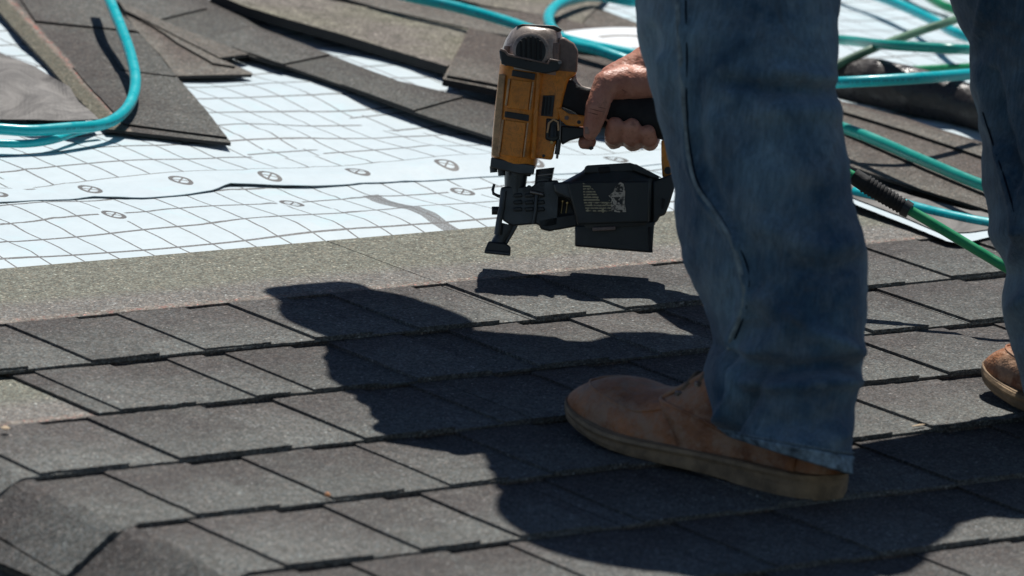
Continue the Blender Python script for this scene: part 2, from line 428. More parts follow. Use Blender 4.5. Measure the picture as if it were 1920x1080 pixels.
# left edges of the raised tabs, read off the photograph, per course
TABPX = {1: [(213, 698), (428, 678), (640, 659), (838, 642), (1060, 620), (1220, 600), (1560, 571), (1844, 543)],
         2: [(10, 820), (273, 793), (530, 768), (640, 757), (838, 737), (1070, 714), (1300, 690), (1470, 668), (1690, 645), (1868, 623)],
         3: [(395, 890), (737, 848), (1010, 823), (1245, 800), (1430, 778), (1660, 745), (1830, 722)],
         4: [(415, 990), (685, 964), (902, 937), (1100, 917), (1350, 886), (1560, 858), (1801, 825)],
         5: [(335, 1105), (600, 1095), (845, 1058), (1032, 1035), (1260, 1002), (1500, 965), (1839, 924)],
         6: [(1180, 1120), (1500, 1082), (1700, 1060)]}
JOINT = {1: -.088, 2: .335, 3: -.30, 4: .12, 5: -.42, 6: -.05, 7: .2}
END2 = at(160, 806).x
ntab = 0
for k in range(1, 9):
    y = -k*E0
    xs = sorted(at(px, py, .015).x for px, py in TABPX.get(k, []))
    left = -1.25; right = 1.6
    if not xs: xs = [-.2+random.uniform(-.05, .05)]
    while xs[0] > left-.2: xs.insert(0, xs[0]-random.uniform(.13, .20))
    while xs[-1] < right: xs.append(xs[-1]+random.uniform(.13, .19))
    j0 = JOINT.get(k, random.random()*.5)
    joints = [j0+1.0*q for q in range(-2, 3)]
    for a, b in zip(joints, joints[1:]):
        a0 = a
        if k == 2 and a < END2 < b: a = END2
        elif k == 2 and b <= END2: continue
        a = max(a, hip_x(y)-.40) if b > hip_x(y)-.1 else None
        if a is None or b < -1.2 or a > 1.5 or b-a < .05: continue
        # top course stops beyond the worker; all courses run on to the right
        parts = [slab(a+.0008, b-.0008, 0, LEN, k, 0, TH, seed=k),
                 slab(a+.0008, b-.0008, E0+.0015, LEN, k, TH, TH, seed=k+5)]
        v, f, u = merge(*parts)
        sh = obj('shingle', v, f, M_HL, roof, uv=u)
        for m in range(len(xs)-1):
            t0, t1 = xs[m], xs[m+1]
            w = (t1-t0)*random.choice((.56, .60, .64, .68)); t1 = t0+w
            c0, c1 = max(t0, a+.001), min(t1, b-.001)
            if c1-c0 < .03: continue
            v, f, u = slab(c0, c1, random.choice((0, 0, .0010, -.0008)), E0+.0015, k, TH, TH*random.uniform(.8, 1.3), seed=m*7+k, skew=0, jag=.0012)
            obj('tab', v, f, M_SH, sh, uv=u); ntab += 1

# the far side of the hip, seen in the lower left corner
V, F, uv = [], [], []
for i in range(9):
    for j in range(9):
        y = -1.4+j*.16; p = hip(hip_x(y)-.03-.06*i, y, .0015, 2.0); V.append(p); uv.append((p.x, .03+.01*i))
for i in range(8):
    for j in range(8):
        a = i*9+j; F.append((a, a+1, a+10, a+9))
hs = obj('hip_shingle', V, F, M_DK, roof, uv=uv)

# ------------------------------------------------------------------ underlayment sheets
EDGE = [(-400, 392), (-60, 384), (0, 380), (95, 377), (135, 373), (170, 366), (230, 371), (280, 371), (350, 366), (400, 357), (430, 346), (460, 346), (590, 345), (750, 336), (940, 327), (1260, 308), (1700, 285), (2300, 250)]
EP = sorted(((at(x, y, .004).x, at(x, y, .004).y) for x, y in EDGE))
def edge_y(x): return interp(EP, x)
def es(x): return sum(edge_y(x+.03*q) for q in range(-5, 6))/11
def wr(x, y, k, fade=1.0):
    a = noise.noise(Vector((x*5+k, y*7, k)))*.0098+noise.noise(Vector((x*9+y*5, y*10-x*4, k+4)))*.0024
    c = abs(noise.noise(Vector((x*7+y*9+k, y*3-x*5, 2*k))))   # creases
    return (a+.0045+.0012*max(0, 1-c*9))*fade
def sheet(name, x0, x1, yf0, yf1, nx, ny, zf, mat, uvf, th=.0007):
    V, uv, F = [], [], []
    for j in range(ny+1):
        for i in range(nx+1):
            x = x0+(x1-x0)*i/nx; y = yf0(x)+(yf1(x)-yf0(x))*(j/ny)**1.15
            V.append((x, y, zf(x, y))); uv.append(uvf(x, y))
    n = len(V); V += [(a, b, c-th) for a, b, c in V]; uv = uv+uv
    for j in range(ny):
        for i in range(nx):
            a = j*(nx+1)+i; q = (a, a+1, a+nx+2, a+nx+1); F.append(q); F.append(tuple(n+e for e in q[::-1]))
    for i in range(nx): F.append((i+n, i+1+n, i+1, i)); b = ny*(nx+1)+i; F.append((b, b+1, b+1+n, b+n))
    return obj(name, V, F, mat, uv=uv, smooth=False, sharp=50)
lo = sheet('underlayment_sheet', -1.0, 2.4, lambda x: .14, lambda x: .75, 300, 60,
      lambda x, y: .0002+wr(x, y, 1.3, max(0, min(1, (y-.195)/.06)))*(.0 if y < .195 else .9)*(1 if y < .42 else .35), M_UL, lambda x, y: (x, y-.19))
tag(lo, 'lower white grid-printed underlayment sheet with a grey strip, just above the laid shingles', 'underlayment', 'white printed underlayment sheets')
LIFT = [(-.6, .003), (-.3, .004), (-.19, .012), (-.14, .007), (-.05, .016), (.02, .019), (.07, .010), (.2, .005), (.5, .004)]
def zlo1(x, y): return .0002+wr(x, y, 1.3)*.9
def zup(x, y):
    e = max(0, y-edge_y(x)); a = zlo1(x, y)+.0003+.18*interp(LIFT, x)*math.exp(-(e/.03)**2); b = .0022+wr(x, y, 7.7)*(1.0 if x > 0 else .8)*(.8 if y > .6 else 1)
    m = min(1, e/.06); m = m*m*(3-2*m); return a+(b-a)*m+.002*m*(1-m)*4
def zlo(x, y): return .0002+wr(x, y, 1.3, max(0, min(1, (y-.195)/.06)))*(.0 if y < .195 else .9)*(1 if y < .42 else .35)
up = sheet('underlayment_sheet', -1.0, 3.2, edge_y, lambda x: 3.6, 380, 240, zup, M_UU, lambda x, y: (x, y-es(x)))
tag(up, 'upper white underlayment sheet, its wavy lower edge with circle marks overlapping the other', 'underlayment', 'white printed underlayment sheets')

# ------------------------------------------------------------------ loose shingles lying about, outlines at their real place on the roof
def inpoly(p, P):
    c = False; n = len(P)
    for i in range(n):
        a, b = P[i], P[i-1]
        if (a[1] > p[1]) != (b[1] > p[1]) and p[0] < (b[0]-a[0])*(p[1]-a[1])/(b[1]-a[1])+a[0]: c = not c
    return c
def lens_piece(name, lo_px, up_px, h, mat, th=.0036, hf=None, parent=None, nseg=40, vscale=None, vflip=False):
    """strip between a lower and an upper edge line (photo pixels), lying at height h (or hf(t,s)) above the roof"""
    def line(P):
        P = [Vector((x, y, 0)) for x, y in P]; L = [0]
        for a, b in zip(P, P[1:]): L.append(L[-1]+(b-a).length)
        return lambda t: next((P[i]+(P[i+1]-P[i])*((t*L[-1]-L[i])/(L[i+1]-L[i])) for i in range(len(P)-1) if t*L[-1] <= L[i+1]+1e-6), P[-1])
    la, lb = line(lo_px), line(up_px); V, uv, F = [], [], []; ns = 6
    for j in range(ns+1):
        for i in range(nseg+1):
            t = i/nseg; s = j/ns; A, B = la(t), lb(t)
            hh = h if hf is None else h+hf(t, s)
            pa = at(A.x, A.y, h+(hf(t, 0) if hf else 0)); pb = at(B.x, B.y, h+(hf(t, 1) if hf else 0)); p = pa.lerp(pb, s)
            p.z = hh+.0012*nz(p.x*8, p.y*8, 1.0, h)
            if j in (0, ns):
                q = (pb-pa).normalized()*.0009*nz(p.x*200+p.y*120, h*99, 1.0); p = p+q
            V.append(p); w = (pb-pa).length*s if vscale is None else vscale*s
            uv.append((p.x, (.25-w) if vflip else w))
    n = len(V); V += [v-Vector((0, 0, th)) for v in V]; uv += uv; W1 = nseg+1
    for j in range(ns):
        for i in range(nseg):
            a = j*W1+i; q = (a, a+1, a+W1+1, a+W1); F.append(q); F.append(tuple(n+e for e in q[::-1]))
    for i in range(nseg): F.append((n+i, n+i+1, i+1, i)); b = ns*W1+i; F.append((b, b+1, n+b+1, n+b))
    for j in range(ns):
        a = j*W1; F.append((a, a+W1, n+a+W1, n+a)); b = a+nseg; F.append((b+W1, b, n+b, n+b+W1))
    o = obj(name, V, F, mat, parent, uv=uv, mats=[mat, M_FELT], fm=[0 if (i < 2*ns*nseg and i % 2 == 0) else 1 for i in range(len(F))])
    return fixn(o)
G_LOOSE = 'loose shingles lying on the underlayment'
A_ = lens_piece('loose_shingle', [(200, 240), (433, 266)], [(-90, -60), (165, -60)], .017, M_RED, hf=lambda t, s: .006*s)
# left edge is straight along the photo line, slots cut into it as narrow raised tabs
# (re-laid as left line / right line so the headlap runs down its left side)
bpy.data.objects.remove(A_); ROOTS.pop()
LA = [(-75, -60), (0, 23), (60, 90), (110, 145), (160, 200), (200, 241)]; LB = [(150, -60), (200, 0), (262, 66), (335, 146), (385, 205), (433, 267)]
A_ = lens_piece('loose_shingle', LB, LA, .0135, M_RED, nseg=60, vscale=.185, hf=lambda t, s: .003*(1-t))
tag(A_, 'dark loose shingle with red speckled line down its left side, under the teal hose bend', 'shingle', G_LOOSE)
lens_piece('tab', [(264, 64), (330, 141)], [(170, 52), (228, 130)], .016, M_DK, th=.0022, parent=A_, nseg=14)
lens_piece('tab', [(336, 148), (425, 256)], [(136, 126), (232, 231)], .016, M_DK, th=.0022, parent=A_, nseg=14)
lens_piece('tab', [(205, 2), (258, 58)], [(20, -30), (66, 38)], .018, M_DK, th=.0022, parent=A_, nseg=14)
o = lens_piece('loose_shingle', [(250, 50), (300, 103), (330, 141), (472, 139)], [(225, 12), (325, 66), (400, 104), (473, 136)], .013, M_BR)
tag(o, 'brown pointed loose shingle end nearest the dark one, lying on white underlayment', 'shingle', G_LOOSE)
lens_piece('tab', [(300, 55), (330, 78), (400, 118)], [(255, 33), (330, 68), (440, 124)], .0155, M_BR, th=.002, parent=o, nseg=12)
o = lens_piece('loose_shingle', [(235, 20), (330, 66), (412, 108)], [(222, 2), (320, 45), (467, 101)], .017, M_BR)
tag(o, 'brown loose shingle tip lying half under the long dark strip', 'shingle', G_LOOSE)
o = lens_piece('loose_shingle', [(150, -40), (210, 0), (300, 38), (465, 104), (535, 122), (760, 203), (920, 257), (1010, 285)],
      [(330, -40), (400, 2), (490, 52), (640, 110), (770, 160), (925, 197), (1010, 215)], .0145, M_DK, nseg=80)
tag(o, 'long dark loose shingle strip running diagonally behind the yellow tool', 'shingle', G_LOOSE)
for q, (l_, u_) in enumerate([([(218, 2), (300, 37), (300, 37)], [(320, -35), (388, 15), (388, 15)]), ([(392, 74), (530, 119)], [(470, 50), (618, 101)]), ([(640, 158), (776, 205)], [(720, 145), (868, 181)])]):
    lens_piece('tab', l_, u_, .0167, M_DK, th=.0022, parent=o, nseg=16)
o = lens_piece('loose_shingle', [(395, -15), (460, 12), (620, 58), (700, 82), (838, 124)], [(500, -60), (600, -5), (720, 22), (860, 52), (925, 66)], .022, M_OL, th=.011, nseg=50,
      hf=lambda t, s: .005*math.exp(-((t-.25)/.35)**2)*(1-s))
tag(o, 'olive loose shingle with its curled lower edge raised over a dark gap', 'shingle', G_LOOSE)
o = lens_piece('loose_shingle', [(830, 148), (925, 166), (1010, 190), (1210, 232)], [(880, 52), (960, 70), (1090, 78), (1240, 110)], .030, M_BR, th=.008, nseg=30)
tag(o, 'grey brown shingle stacked behind the tool and the gripping hand', 'shingle', G_LOOSE)
lens_piece('layer', [(838, 141), (925, 156), (1010, 178), (1210, 215)], [(880, 54), (960, 72), (1090, 80), (1240, 110)], .0335, M_BR, th=.003, parent=o, nseg=24)
o = lens_piece('loose_shingle', [(560, -30), (720, 18), (860, 49), (930, 62), (1080, 84)], [(700, -60), (790, -8), (880, 10), (1040, 30), (1150, 60)], .020, M_BR, nseg=30)
tag(o, 'brown shingle strip behind the olive one, crossed by a teal hose', 'shingle', G_LOOSE)
o = lens_piece('loose_shingle', [(760, -30), (900, 8), (1020, 28), (1090, 44)], [(860, -60), (960, -30), (1060, -28), (1150, -20)], .018, M_OL, nseg=30)
tag(o, 'farthest grey shingle at the top edge, left of the looped teal hose', 'shingle', G_LOOSE)
o = lens_piece('loose_shingle', [(1020, 24), (1050, 48), (1110, 56), (1200, 60)], [(1050, -10), (1085, -2), (1110, 10), (1200, 44)], .016, M_BR, nseg=20)
tag(o, 'grey brown shingle piece inside the loop of the teal hose', 'shingle', G_LOOSE)
# right of the front leg: a stack
G_ST = 'stack of shingles between the legs'
for q, (l_, u_, h, m, lb) in enumerate([
    ([(1500, 278), (1597, 312), (1720, 352), (1850, 394), (1990, 430)], [(1500, 170), (1580, 190), (1700, 222), (1850, 269), (1990, 314)], .021, M_BR, 'bottom shingle of the stack between the two legs, throwing a black shadow'),
    ([(1500, 214), (1588, 250), (1720, 308), (1842, 361), (1990, 420)], [(1500, 173), (1580, 193), (1700, 225), (1850, 272), (1990, 317)], .0245, M_BR, 'middle shingle of the stack between the two legs'),
    ([(1500, 186), (1578, 208), (1700, 245), (1838, 292), (1990, 345)], [(1500, 176), (1580, 196), (1700, 228), (1850, 275), (1990, 320)], .028, M_BR, 'topmost narrow shingle of the stack between the two legs')]):
    o = lens_piece('stacked_shingle', l_, u_, h, m, th=.0032, nseg=40); tag(o, lb, 'shingle', G_ST)
o = lens_piece('underlayment_flap', [(1540, 355), (1614, 387), (1700, 420), (1778, 453), (1805, 456), (1860, 442), (1960, 430)], [(1540, 318), (1620, 338), (1720, 372), (1820, 398), (1960, 405)], .0165, M_UP, th=.001, vscale=.02)
tag(o, 'white edged underlayment flap over the shingles below the black hose boot', 'underlayment')
lens_piece('backing', [(1540, 346), (1614, 376), (1700, 408), (1765, 436), (1820, 434), (1960, 415)], [(1540, 316), (1620, 336), (1720, 370), (1820, 396), (1960, 403)], .0178, M_GREY, th=.0006, parent=o)

# grey back of a folded underlayment sheet at left
o = lens_piece('underlayment_flap', [(-140, 226), (-40, 224), (60, 224), (120, 226), (186, 223)], [(-140, 60), (-40, 82), (0, 100), (60, 122), (130, 162)], .021, M_GREY, th=.001, nseg=40,
      hf=lambda t, s: .003*sin(t*9+s*5)+.002*sin(t*23-s*8))
tag(o, 'grey backing flap of underlayment folded over, at the left edge beside the dark shingle', 'underlayment')

# ------------------------------------------------------------------ rolled felt, right
def roll():
    c0, c1 = at(1550, 138, .034), at(1990, 238, .034)
    ax = (c1-c0).normalized(); n = 60; V, F, uv = [], [], []
    prof = [(0, .019), (.1, .024), (.22, .0275), (.4, .027), (.7, .024), (1, .023)]
    for i in range(n+1):
        t = i/n; r = interp(prof, t); p = c0.lerp(c1, t); p.z = r+.009
        u_ = Vector((0, 0, 1)); b = ax.cross(u_).normalized()
        for k in range(32):
            A = 2*pi*k/32; rr = r*(1+.04*nz(t*9, sin(A)*2, 1.0, cos(A)*2)); V.append(p+(u_*sin(A)+b*cos(A))*rr); uv.append((t, k/32))
    for i in range(n):
        for k in range(32): F.append((i*32+k, i*32+(k+1) % 32, (i+1)*32+(k+1) % 32, (i+1)*32+k))
    F.append(tuple(range(32))); F.append(tuple(n*32+k for k in range(32)))
    return fixn(obj('felt_roll', V, F, M_ROLL, uv=uv, sharp=50))
t_ = NT('wet looking roofing felt'); t_.base(t_.mix(t_.noise(14, None, 5), (.022, .021, .021), (.07, .058, .052))); t_.rough(t_.ramp(t_.noise(60, None, 4), [(.4, .25), (.6, .7)])); t_.bump(t_.noise(70, None, 5), .8, .004); M_ROLL = t_.m
fr = roll(); tag(fr, 'dark roll of roofing felt lying across the sheet between the two legs', 'roll')
# white curled off-cut behind the hand, with grey printed arcs
def offcut():
    c = at(1170, 78, .038); V, F, uv = [], [], []; n = 40
    for j in range(9):
        for i in range(n):
            A = 2*pi*i/n; r = j/8
            p = c+Vector((.07*cos(A), .07*sin(A), 0))*r+Vector((.03, -.02, 0))*r*cos(A)
            V.append(Vector((p.x, p.y, .036+.004*sin(A*2)*r))); uv.append((r*cos(A), r*sin(A)))
    for j in range(8):
        for i in range(n): F.append((j*n+i, j*n+(i+1) % n, (j+1)*n+(i+1) % n, (j+1)*n+i))
    t = NT('white off-cut with grey arcs'); s = t.n('SeparateXYZ'); t.l(t.coord('UV'), s.inputs[0])
    d = t.math('SQRT', t.math('ADD', t.math('POWER', s.outputs[0], 2.0), t.math('POWER', s.outputs[1], 2.0)))
    ink = t.math('MULTIPLY', t.math('LESS_THAN', t.math('ABSOLUTE', t.math('SUBTRACT', d, .45)), .07), t.math('GREATER_THAN', s.outputs[0], -.1))
    t.base(t.mix(ink, (.78, .82, .84), (.3, .29, .27))); t.rough(.5)
    o = obj('underlayment_offcut', V, F, t.m, uv=uv, smooth=True); so_ = o.modifiers.new('thickness', 'SOLIDIFY'); so_.thickness = .0012; return o
tag(offcut(), 'white rounded off-cut of underlayment with grey printed arc, behind the gripping hand', 'underlayment')

# ------------------------------------------------------------------ hoses
def hose(pts, r, mat, label, group='air hoses strewn over the roof', name='air_hose', n=10):
    P = catmull([at(x, y, h) for x, y, h in pts], 10)
    v, f, u = tube(P, r, 14); o = obj(name, v, f, mat, uv=u, smooth=True)
    return tag(o, label, 'hose', group)
hose([(-60, 238, .028), (0, 242, .028), (60, 245, .028), (130, 240, .028), (185, 235, .027), (222, 219, .028), (246, 190, .031), (254, 150, .036), (245, 103, .043), (227, 52, .052), (206, 0, .062), (190, -60, .07)], .0060, M_TEAL, 'teal air hose bending over the dark shingle at the upper left')
hose([(-60, 266, .016), (0, 269, .016), (55, 269, .016), (100, 262, .016), (150, 246, .016), (188, 238, .0175)], .0042, M_TEAL, 'thin teal hose end lying beneath the hose bend at the left edge')
hose([(700, -25, .045), (760, -8, .045), (850, 12, .045), (940, 37, .045), (1010, 60, .047), (1100, 84, .050), (1190, 102, .052), (1290, 122, .05), (1420, 140, .06), (1500, 156, .075), (1565, 155, .095), (1700, 148, .105), (1820, 139, .10), (1990, 125, .08)], .0062, M_TEAL, 'teal air hose running behind the tool and across the dark roll')
hose([(1290, 0, .03), (1190, 3, .03), (1120, -8, .03), (1075, -2, .033), (1042, 12, .036), (1028, 34, .04), (1040, 60, .045), (1075, 82, .048), (1120, 94, .05), (1190, 118, .045), (1290, 150, .03)], .0062, M_TEAL, 'teal hose curling in a tight loop behind the tool')
hose([(1440, 205, .05), (1520, 222, .05), (1585, 241, .05), (1650, 266, .05), (1740, 305, .05), (1850, 350, .05), (1990, 392, .04)], .0060, M_GRN2, 'sea green hose slanting over the shingle stack between the legs')
hose([(1600, 362, .018), (1680, 381, .018), (1760, 402, .018), (1860, 422, .018), (2000, 440, .018)], .0068, M_TEAL, 'teal hose lying low behind the green tool hose')
hose([(1440, 70, .03), (1575, 75, .05), (1660, 84, .08), (1740, 89, .09), (1820, 93, .09), (1990, 98, .05)], .0058, M_GRN2, 'dull green hose lying along the back of the dark roll')
hose([(1490, 160, .03), (1565, 124, .05), (1640, 90, .07), (1720, 60, .08), (1800, 34, .08), (1990, -30, .03)], .0050, M_OLV, 'dusty olive hose crossing upwards over the green one')
hose([(1500, -60, .02), (1665, 0, .03), (1750, 38, .035), (1812, 68, .04), (1990, 110, .04)], .0060, M_TEAL, 'teal hose slanting down across the far white sheet')
hose([(1640, -70, .02), (1750, 0, .02), (1790, 18, .02), (1850, 40, .02), (1990, 90, .02)], .0055, M_GRN, 'short stretch of green hose at the top right corner')
hose([(1700, 132, .028), (1800, 127, .028), (1990, 118, .028)], .005, M_GRN, 'dark green hose just behind the dark roll')

# ------------------------------------------------------------------ the roofing nailer
ZG = 5.80; PXM = ZG/CF
gun = empty('coil_roofing_nailer', cp(933, 478, ZG))
tag(gun, 'scuffed yellow and black coil nailer held just above the shingles by the worker', 'nail gun')
def gp(name, poly, d0, d1, mat, bev=3, parent=gun, seg=2, **kw):
    v, f = prism_px(poly, ZG, d0*PXM, d1*PXM); o = fixn(obj(name, v, f, mat, parent))
    if bev: bevel(o, bev*PXM, seg)
    return o
def gloft(name, rows, mat, parent=gun, n=40, e=2.6, cap=True):
    """rows: (xl, yl, xr, yr, depth_radius, depth_centre) in photo pixels"""
    V, F, uv = [], [], []
    for r_, (xl, yl, xr, yr, dr, dc) in enumerate(rows):
        L, R = cp(xl, yl, ZG), cp(xr, yr, ZG); c = (L+R)/2; h = (R-L)/2
        for k in range(n):
            A = 2*pi*k/n; ca, sa = cos(A), sin(A)
            x = math.copysign(abs(ca)**(2/e), ca); y = math.copysign(abs(sa)**(2/e), sa)
            V.append(c+h*x-CW*(y*dr+dc)*PXM); uv.append((k/n, r_/len(rows)))
        if r_:
            for k in range(n): a = (r_-1)*n; F.append((a+k, a+(k+1) % n, a+n+(k+1) % n, a+n+k))
    if cap: F.append(tuple(range(n))); F.append(tuple((len(rows)-1)*n+k for k in range(n)))
    return fixn(obj(name, V, F, mat, parent, uv=uv, sharp=40))
def gtube(name, pts, r, mat, parent=gun, n=12):
    P = [cp(x, y, ZG)-CW*d*PXM for x, y, d in pts]
    v, f, u = tube(P, [q*PXM for q in r] if isinstance(r, list) else r*PXM, n); return fixn(obj(name, v, f, mat, parent, uv=u, sharp=45))
def disc(name, x, y, d, r, th, mat, parent=gun): return gtube(name, [(x, y, d-2), (x, y, d+th)], r, mat, parent, 16)

# barrel housing
body = gloft('barrel_housing', [(922, 300, 1004, 316, 58, -14), (921, 290, 1008, 305, 61, -14), (924, 240, 1014, 250, 63, -15), (929, 190, 1020, 197, 63, -15), (934, 150, 1026, 155, 63, -15), (937, 122, 1030, 128, 62, -15), (939, 112, 1030, 118, 58, -15)], M_YEL, e=3.0)
# worn facet on its left, bounced light painted into its pale beige
gp('side_facet', [(922, 292), (926, 240), (931, 185), (936, 140), (948, 142), (944, 190), (940, 240), (937, 296)], 12, 45, M_YELW, 2)
# rear housing block between barrel and handle
gp('rear_housing', [(1000, 122), (1040, 120), (1079, 128), (1081, 140), (1066, 150), (1058, 178), (1050, 215), (1046, 250), (1036, 300), (1000, 296)], -30, 34, M_YEL, 5, seg=3)
gp('housing_rib', [(1004, 130), (1014, 130), (1004, 300), (994, 298)], 30, 46, M_YEL, 3)
# recessed panels on the barrel: frames proud of the skin
for (x0, y0, x1, y1, sk) in ((958, 150, 997, 204, -7), (946, 226, 987, 292, -8)):
    def P(x, y): return (x+sk*(y-y0)/(y1-y0), y+(x-x0)*.13)
    gp('panel', [P(x0, y0), P(x1, y0), P(x1, y1), P(x0, y1)], 44, 50.5, M_YEL, 1.5)
    gp('panel_rib', [P(x0-5, y0), P(x0-1, y0), P(x0-1, y1-4), P(x0-5, y1-4)], 46, 53, M_YELW, 1)
    gp('panel_rib', [P(x1+1, y0), P(x1+4, y0), P(x1+4, y1-2), P(x1+1, y1-2)], 46, 54, M_YELW, 1)
gp('black_strip', [(961, 133), (1004, 140), (1002, 152), (959, 144)], 42, 52, M_BLK, 1)
gp('black_strip', [(947, 210), (992, 217), (991, 229), (946, 221)], 44, 53, M_BLK, 1)
gp('base_flange', [(921, 296), (1003, 311), (1001, 327), (975, 327), (936, 319), (919, 314)], -40, 44, M_MET, 2)
for x, y in ((925, 316), (940, 322)): gtube('bolt', [(x, y-4, 32), (x+1, y+8, 32)], 7, M_BLK)
# cap
cap = gloft('cap', [(940, 128, 1052, 144, 66, -15), (938, 108, 1056, 122, 70, -17), (941, 92, 1056, 104, 70, -17), (948, 74, 1056, 86, 66, -15), (958, 58, 1055, 70, 58, -12), (968, 50, 1052, 60, 48, -8), (975, 47, 1046, 56, 30, 0)], M_CAP, e=2.8)
gp('cap_back', [(1046, 74), (1056, 70), (1076, 82), (1084, 96), (1082, 138), (1040, 134), (1044, 100)], -34, 36, M_CAPD, 5, seg=3)
gp('cap_top_pad', [(968, 50), (980, 46), (1040, 49), (1054, 57), (1048, 61), (990, 56)], -26, 30, M_BLK, 2)
# domed vent with ribs
def dome(cx, cy, r, d):
    ring = gtube('vent_ring', [(cx, cy, d-14), (cx, cy, d+3), (cx, cy, d+6)], [r+9, r+8, r+3], M_CAP, n=36)
    gtube('vent_grille', [(cx, cy, d), (cx, cy, d+7.2)], [r+2, r+1], M_BLK, n=32)
    for q in (-18, -9, 0, 9, 18):
        h = math.sqrt(max(9, r*r-q*q)); gp('vent_slat', [(cx+q-2.6, cy-h), (cx+q+2.0, cy-h+1), (cx+q+2.0, cy+h*.75), (cx+q-2.6, cy+h*.75)], d+6, d+11, M_RUB, 1)
dome(995, 98, 27, 50)
gp('strap', [(938, 94), (948, 97), (954, 104), (1026, 121), (1030, 113), (1052, 117), (1054, 122), (1048, 134), (1024, 140), (1000, 136), (948, 124), (940, 122)], 36, 58, M_BLK, 2)
gp('strap_lip', [(938, 93), (948, 96), (954, 103), (1026, 120), (1030, 112), (1052, 116), (1052, 119), (1032, 116), (1028, 123), (952, 107), (946, 100), (938, 97)], 40, 62, M_CAPD, 1)
gp('strap_side', [(936, 96), (944, 98), (952, 118), (950, 126), (942, 122), (938, 112)], 30, 57, M_MET, 2)
gtube('cap_bolt', [(1041, 100, 38), (1041, 114, 38)], 8, M_CAPD); gtube('cap_bolt', [(951, 88, 36), (951, 98, 36)], 6, M_CAPD)
gtube('cap_stud', [(1041, 84, 34), (1041, 103, 38)], [10, 9], M_CAPD); disc('screw', 1049, 119, 58, 3.5, 4, M_METL)
# dark fixtures on the rear housing
gp('warning_plate', [(1018, 180), (1040, 180), (1036, 220), (1014, 218)], 30, 37, M_BLK, 1)
for q in range(3): gp('plate_rib', [(1019+q*6, 183), (1022+q*6, 183), (1019+q*6, 216), (1016+q*6, 216)], 36, 39, M_RUB, .5)
gp('selector_base', [(1024, 222), (1050, 226), (1048, 262), (1036, 268), (1022, 262)], 28, 37, M_BLK, 3)
gtube('selector_lever', [(1026, 250, 40), (1029, 232, 42), (1037, 225, 42), (1046, 230, 42), (1047, 246, 40)], 2.0, M_YELW)
gtube('selector_knob', [(1037, 236, 36), (1037, 258, 37)], [7, 9], M_BLK)
disc('screw', 1034, 268, 34, 3, 4, M_BRASS); disc('screw', 1019, 293, 33, 3, 2, M_BLK); disc('screw', 964, 279, 47, 3.5, 3, M_BLK)
gtube('trigger_guide', [(1050, 225, 30), (1049, 262, 30), (1044, 298, 28)], 2.4, M_METL)
gtube('guide_spring', [(1048, 262, 30), (1044, 290, 28)], 5, M_MET)
# handle
gp('handle_root', [(1057, 152), (1074, 150), (1082, 160), (1100, 166), (1130, 168), (1130, 236), (1100, 228), (1072, 208), (1050, 200)], -24, 30, M_RUB, 7, seg=3)
gp('handle_web', [(1079, 138), (1083, 152), (1092, 162), (1112, 167), (1128, 168), (1128, 175), (1100, 174), (1074, 171), (1070, 150)], -22, 22, M_CAP, 4, seg=3)
gloft('grip', [(1112, 238, 1116, 168, 26, 0), (1140, 240, 1144, 170, 27, 0), (1190, 248, 1194, 180, 29, 0), (1240, 262, 1246, 186, 31, 0), (1275, 270, 1280, 190, 31, 0), (1290, 268, 1294, 195, 26, 0)], M_RUB, e=2.2)
gp('bracket', [(1044, 203), (1052, 204), (1066, 214), (1098, 218), (1100, 238), (1082, 238), (1062, 236), (1050, 226)], 29, 36, M_YEL, 2)
disc('screw', 1062, 222, 35, 4, 3, M_CAPD); disc('screw', 1085, 230, 35, 3.5, 2, M_BLK)
gp('trigger_housing', [(1052, 236), (1100, 240), (1096, 256), (1068, 264), (1054, 272), (1050, 262)], -20, 26, M_BLK, 3)
gp('trigger', [(1086, 252), (1096, 254), (1104, 268), (1114, 278), (1108, 282), (1096, 274)], -10, 12, M_BLK, 2)
# nose
gloft('nose_tube', [(945, 316, 990, 324, 24, 0), (946, 345, 986, 350, 23, 0), (948, 372, 986, 376, 22, 0)], M_MET, e=2.2)
gloft('rear_post', [(1005, 318, 1040, 314, 20, 0), (1002, 345, 1034, 345, 19, 0), (1000, 362, 1038, 362, 19, 0)], M_MET, e=3)
gp('hose_fitting', [(976, 322), (1000, 322), (994, 331), (980, 330)], -16, 18, M_BLK, 2)
for y in (322, 328, 334): gp('post_rib', [(1008, y), (1036, y-3), (1036, y), (1008, y+3)], 17, 23, M_METL if y == 328 else M_MET, 1)
gp('nose_block', [(939, 352), (948, 350), (998, 350), (1008, 340), (1046, 338), (1050, 352), (1046, 424), (1020, 428), (1005, 420), (960, 424), (944, 414), (934, 400)], -26, 22, M_MET, 3)
gtube('driver_guide', [(944, 358, 26), (941, 390, 27), (936, 414, 28), (933, 440, 26)], [6, 6, 6, 7], M_METL if 0 else M_MET)
for r_ in range(3):
    for c_ in range(3):
        gp('door_rib', [(962+c_*21, 364+r_*13), (978+c_*21, 362+r_*13), (980+c_*21, 370+r_*13), (964+c_*21, 371+r_*13)], 20, 28, M_BLK, 2)
gtube('latch_rod', [(1006, 364, 28), (1004, 395, 29), (1000, 420, 27)], 4, M_MET); gtube('latch_bar', [(994, 360, 30), (1018, 365, 30)], 4.0, M_METL)
for x, y in ((1004, 352), (1016, 346), (1016, 357), (992, 352), (984, 356)): disc('screw', x, y, 22, 4.5, 4, M_BLK)
gtube('depth_hook', [(927, 345, 10), (924, 356, 10), (925, 363, 10), (933, 367, 10), (942, 370, 8)], [2.5, 3, 3, 3, 4], M_BLK)
gtube('depth_knob', [(922, 395, 6), (940, 395, 6)], [8, 8], M_BLK)
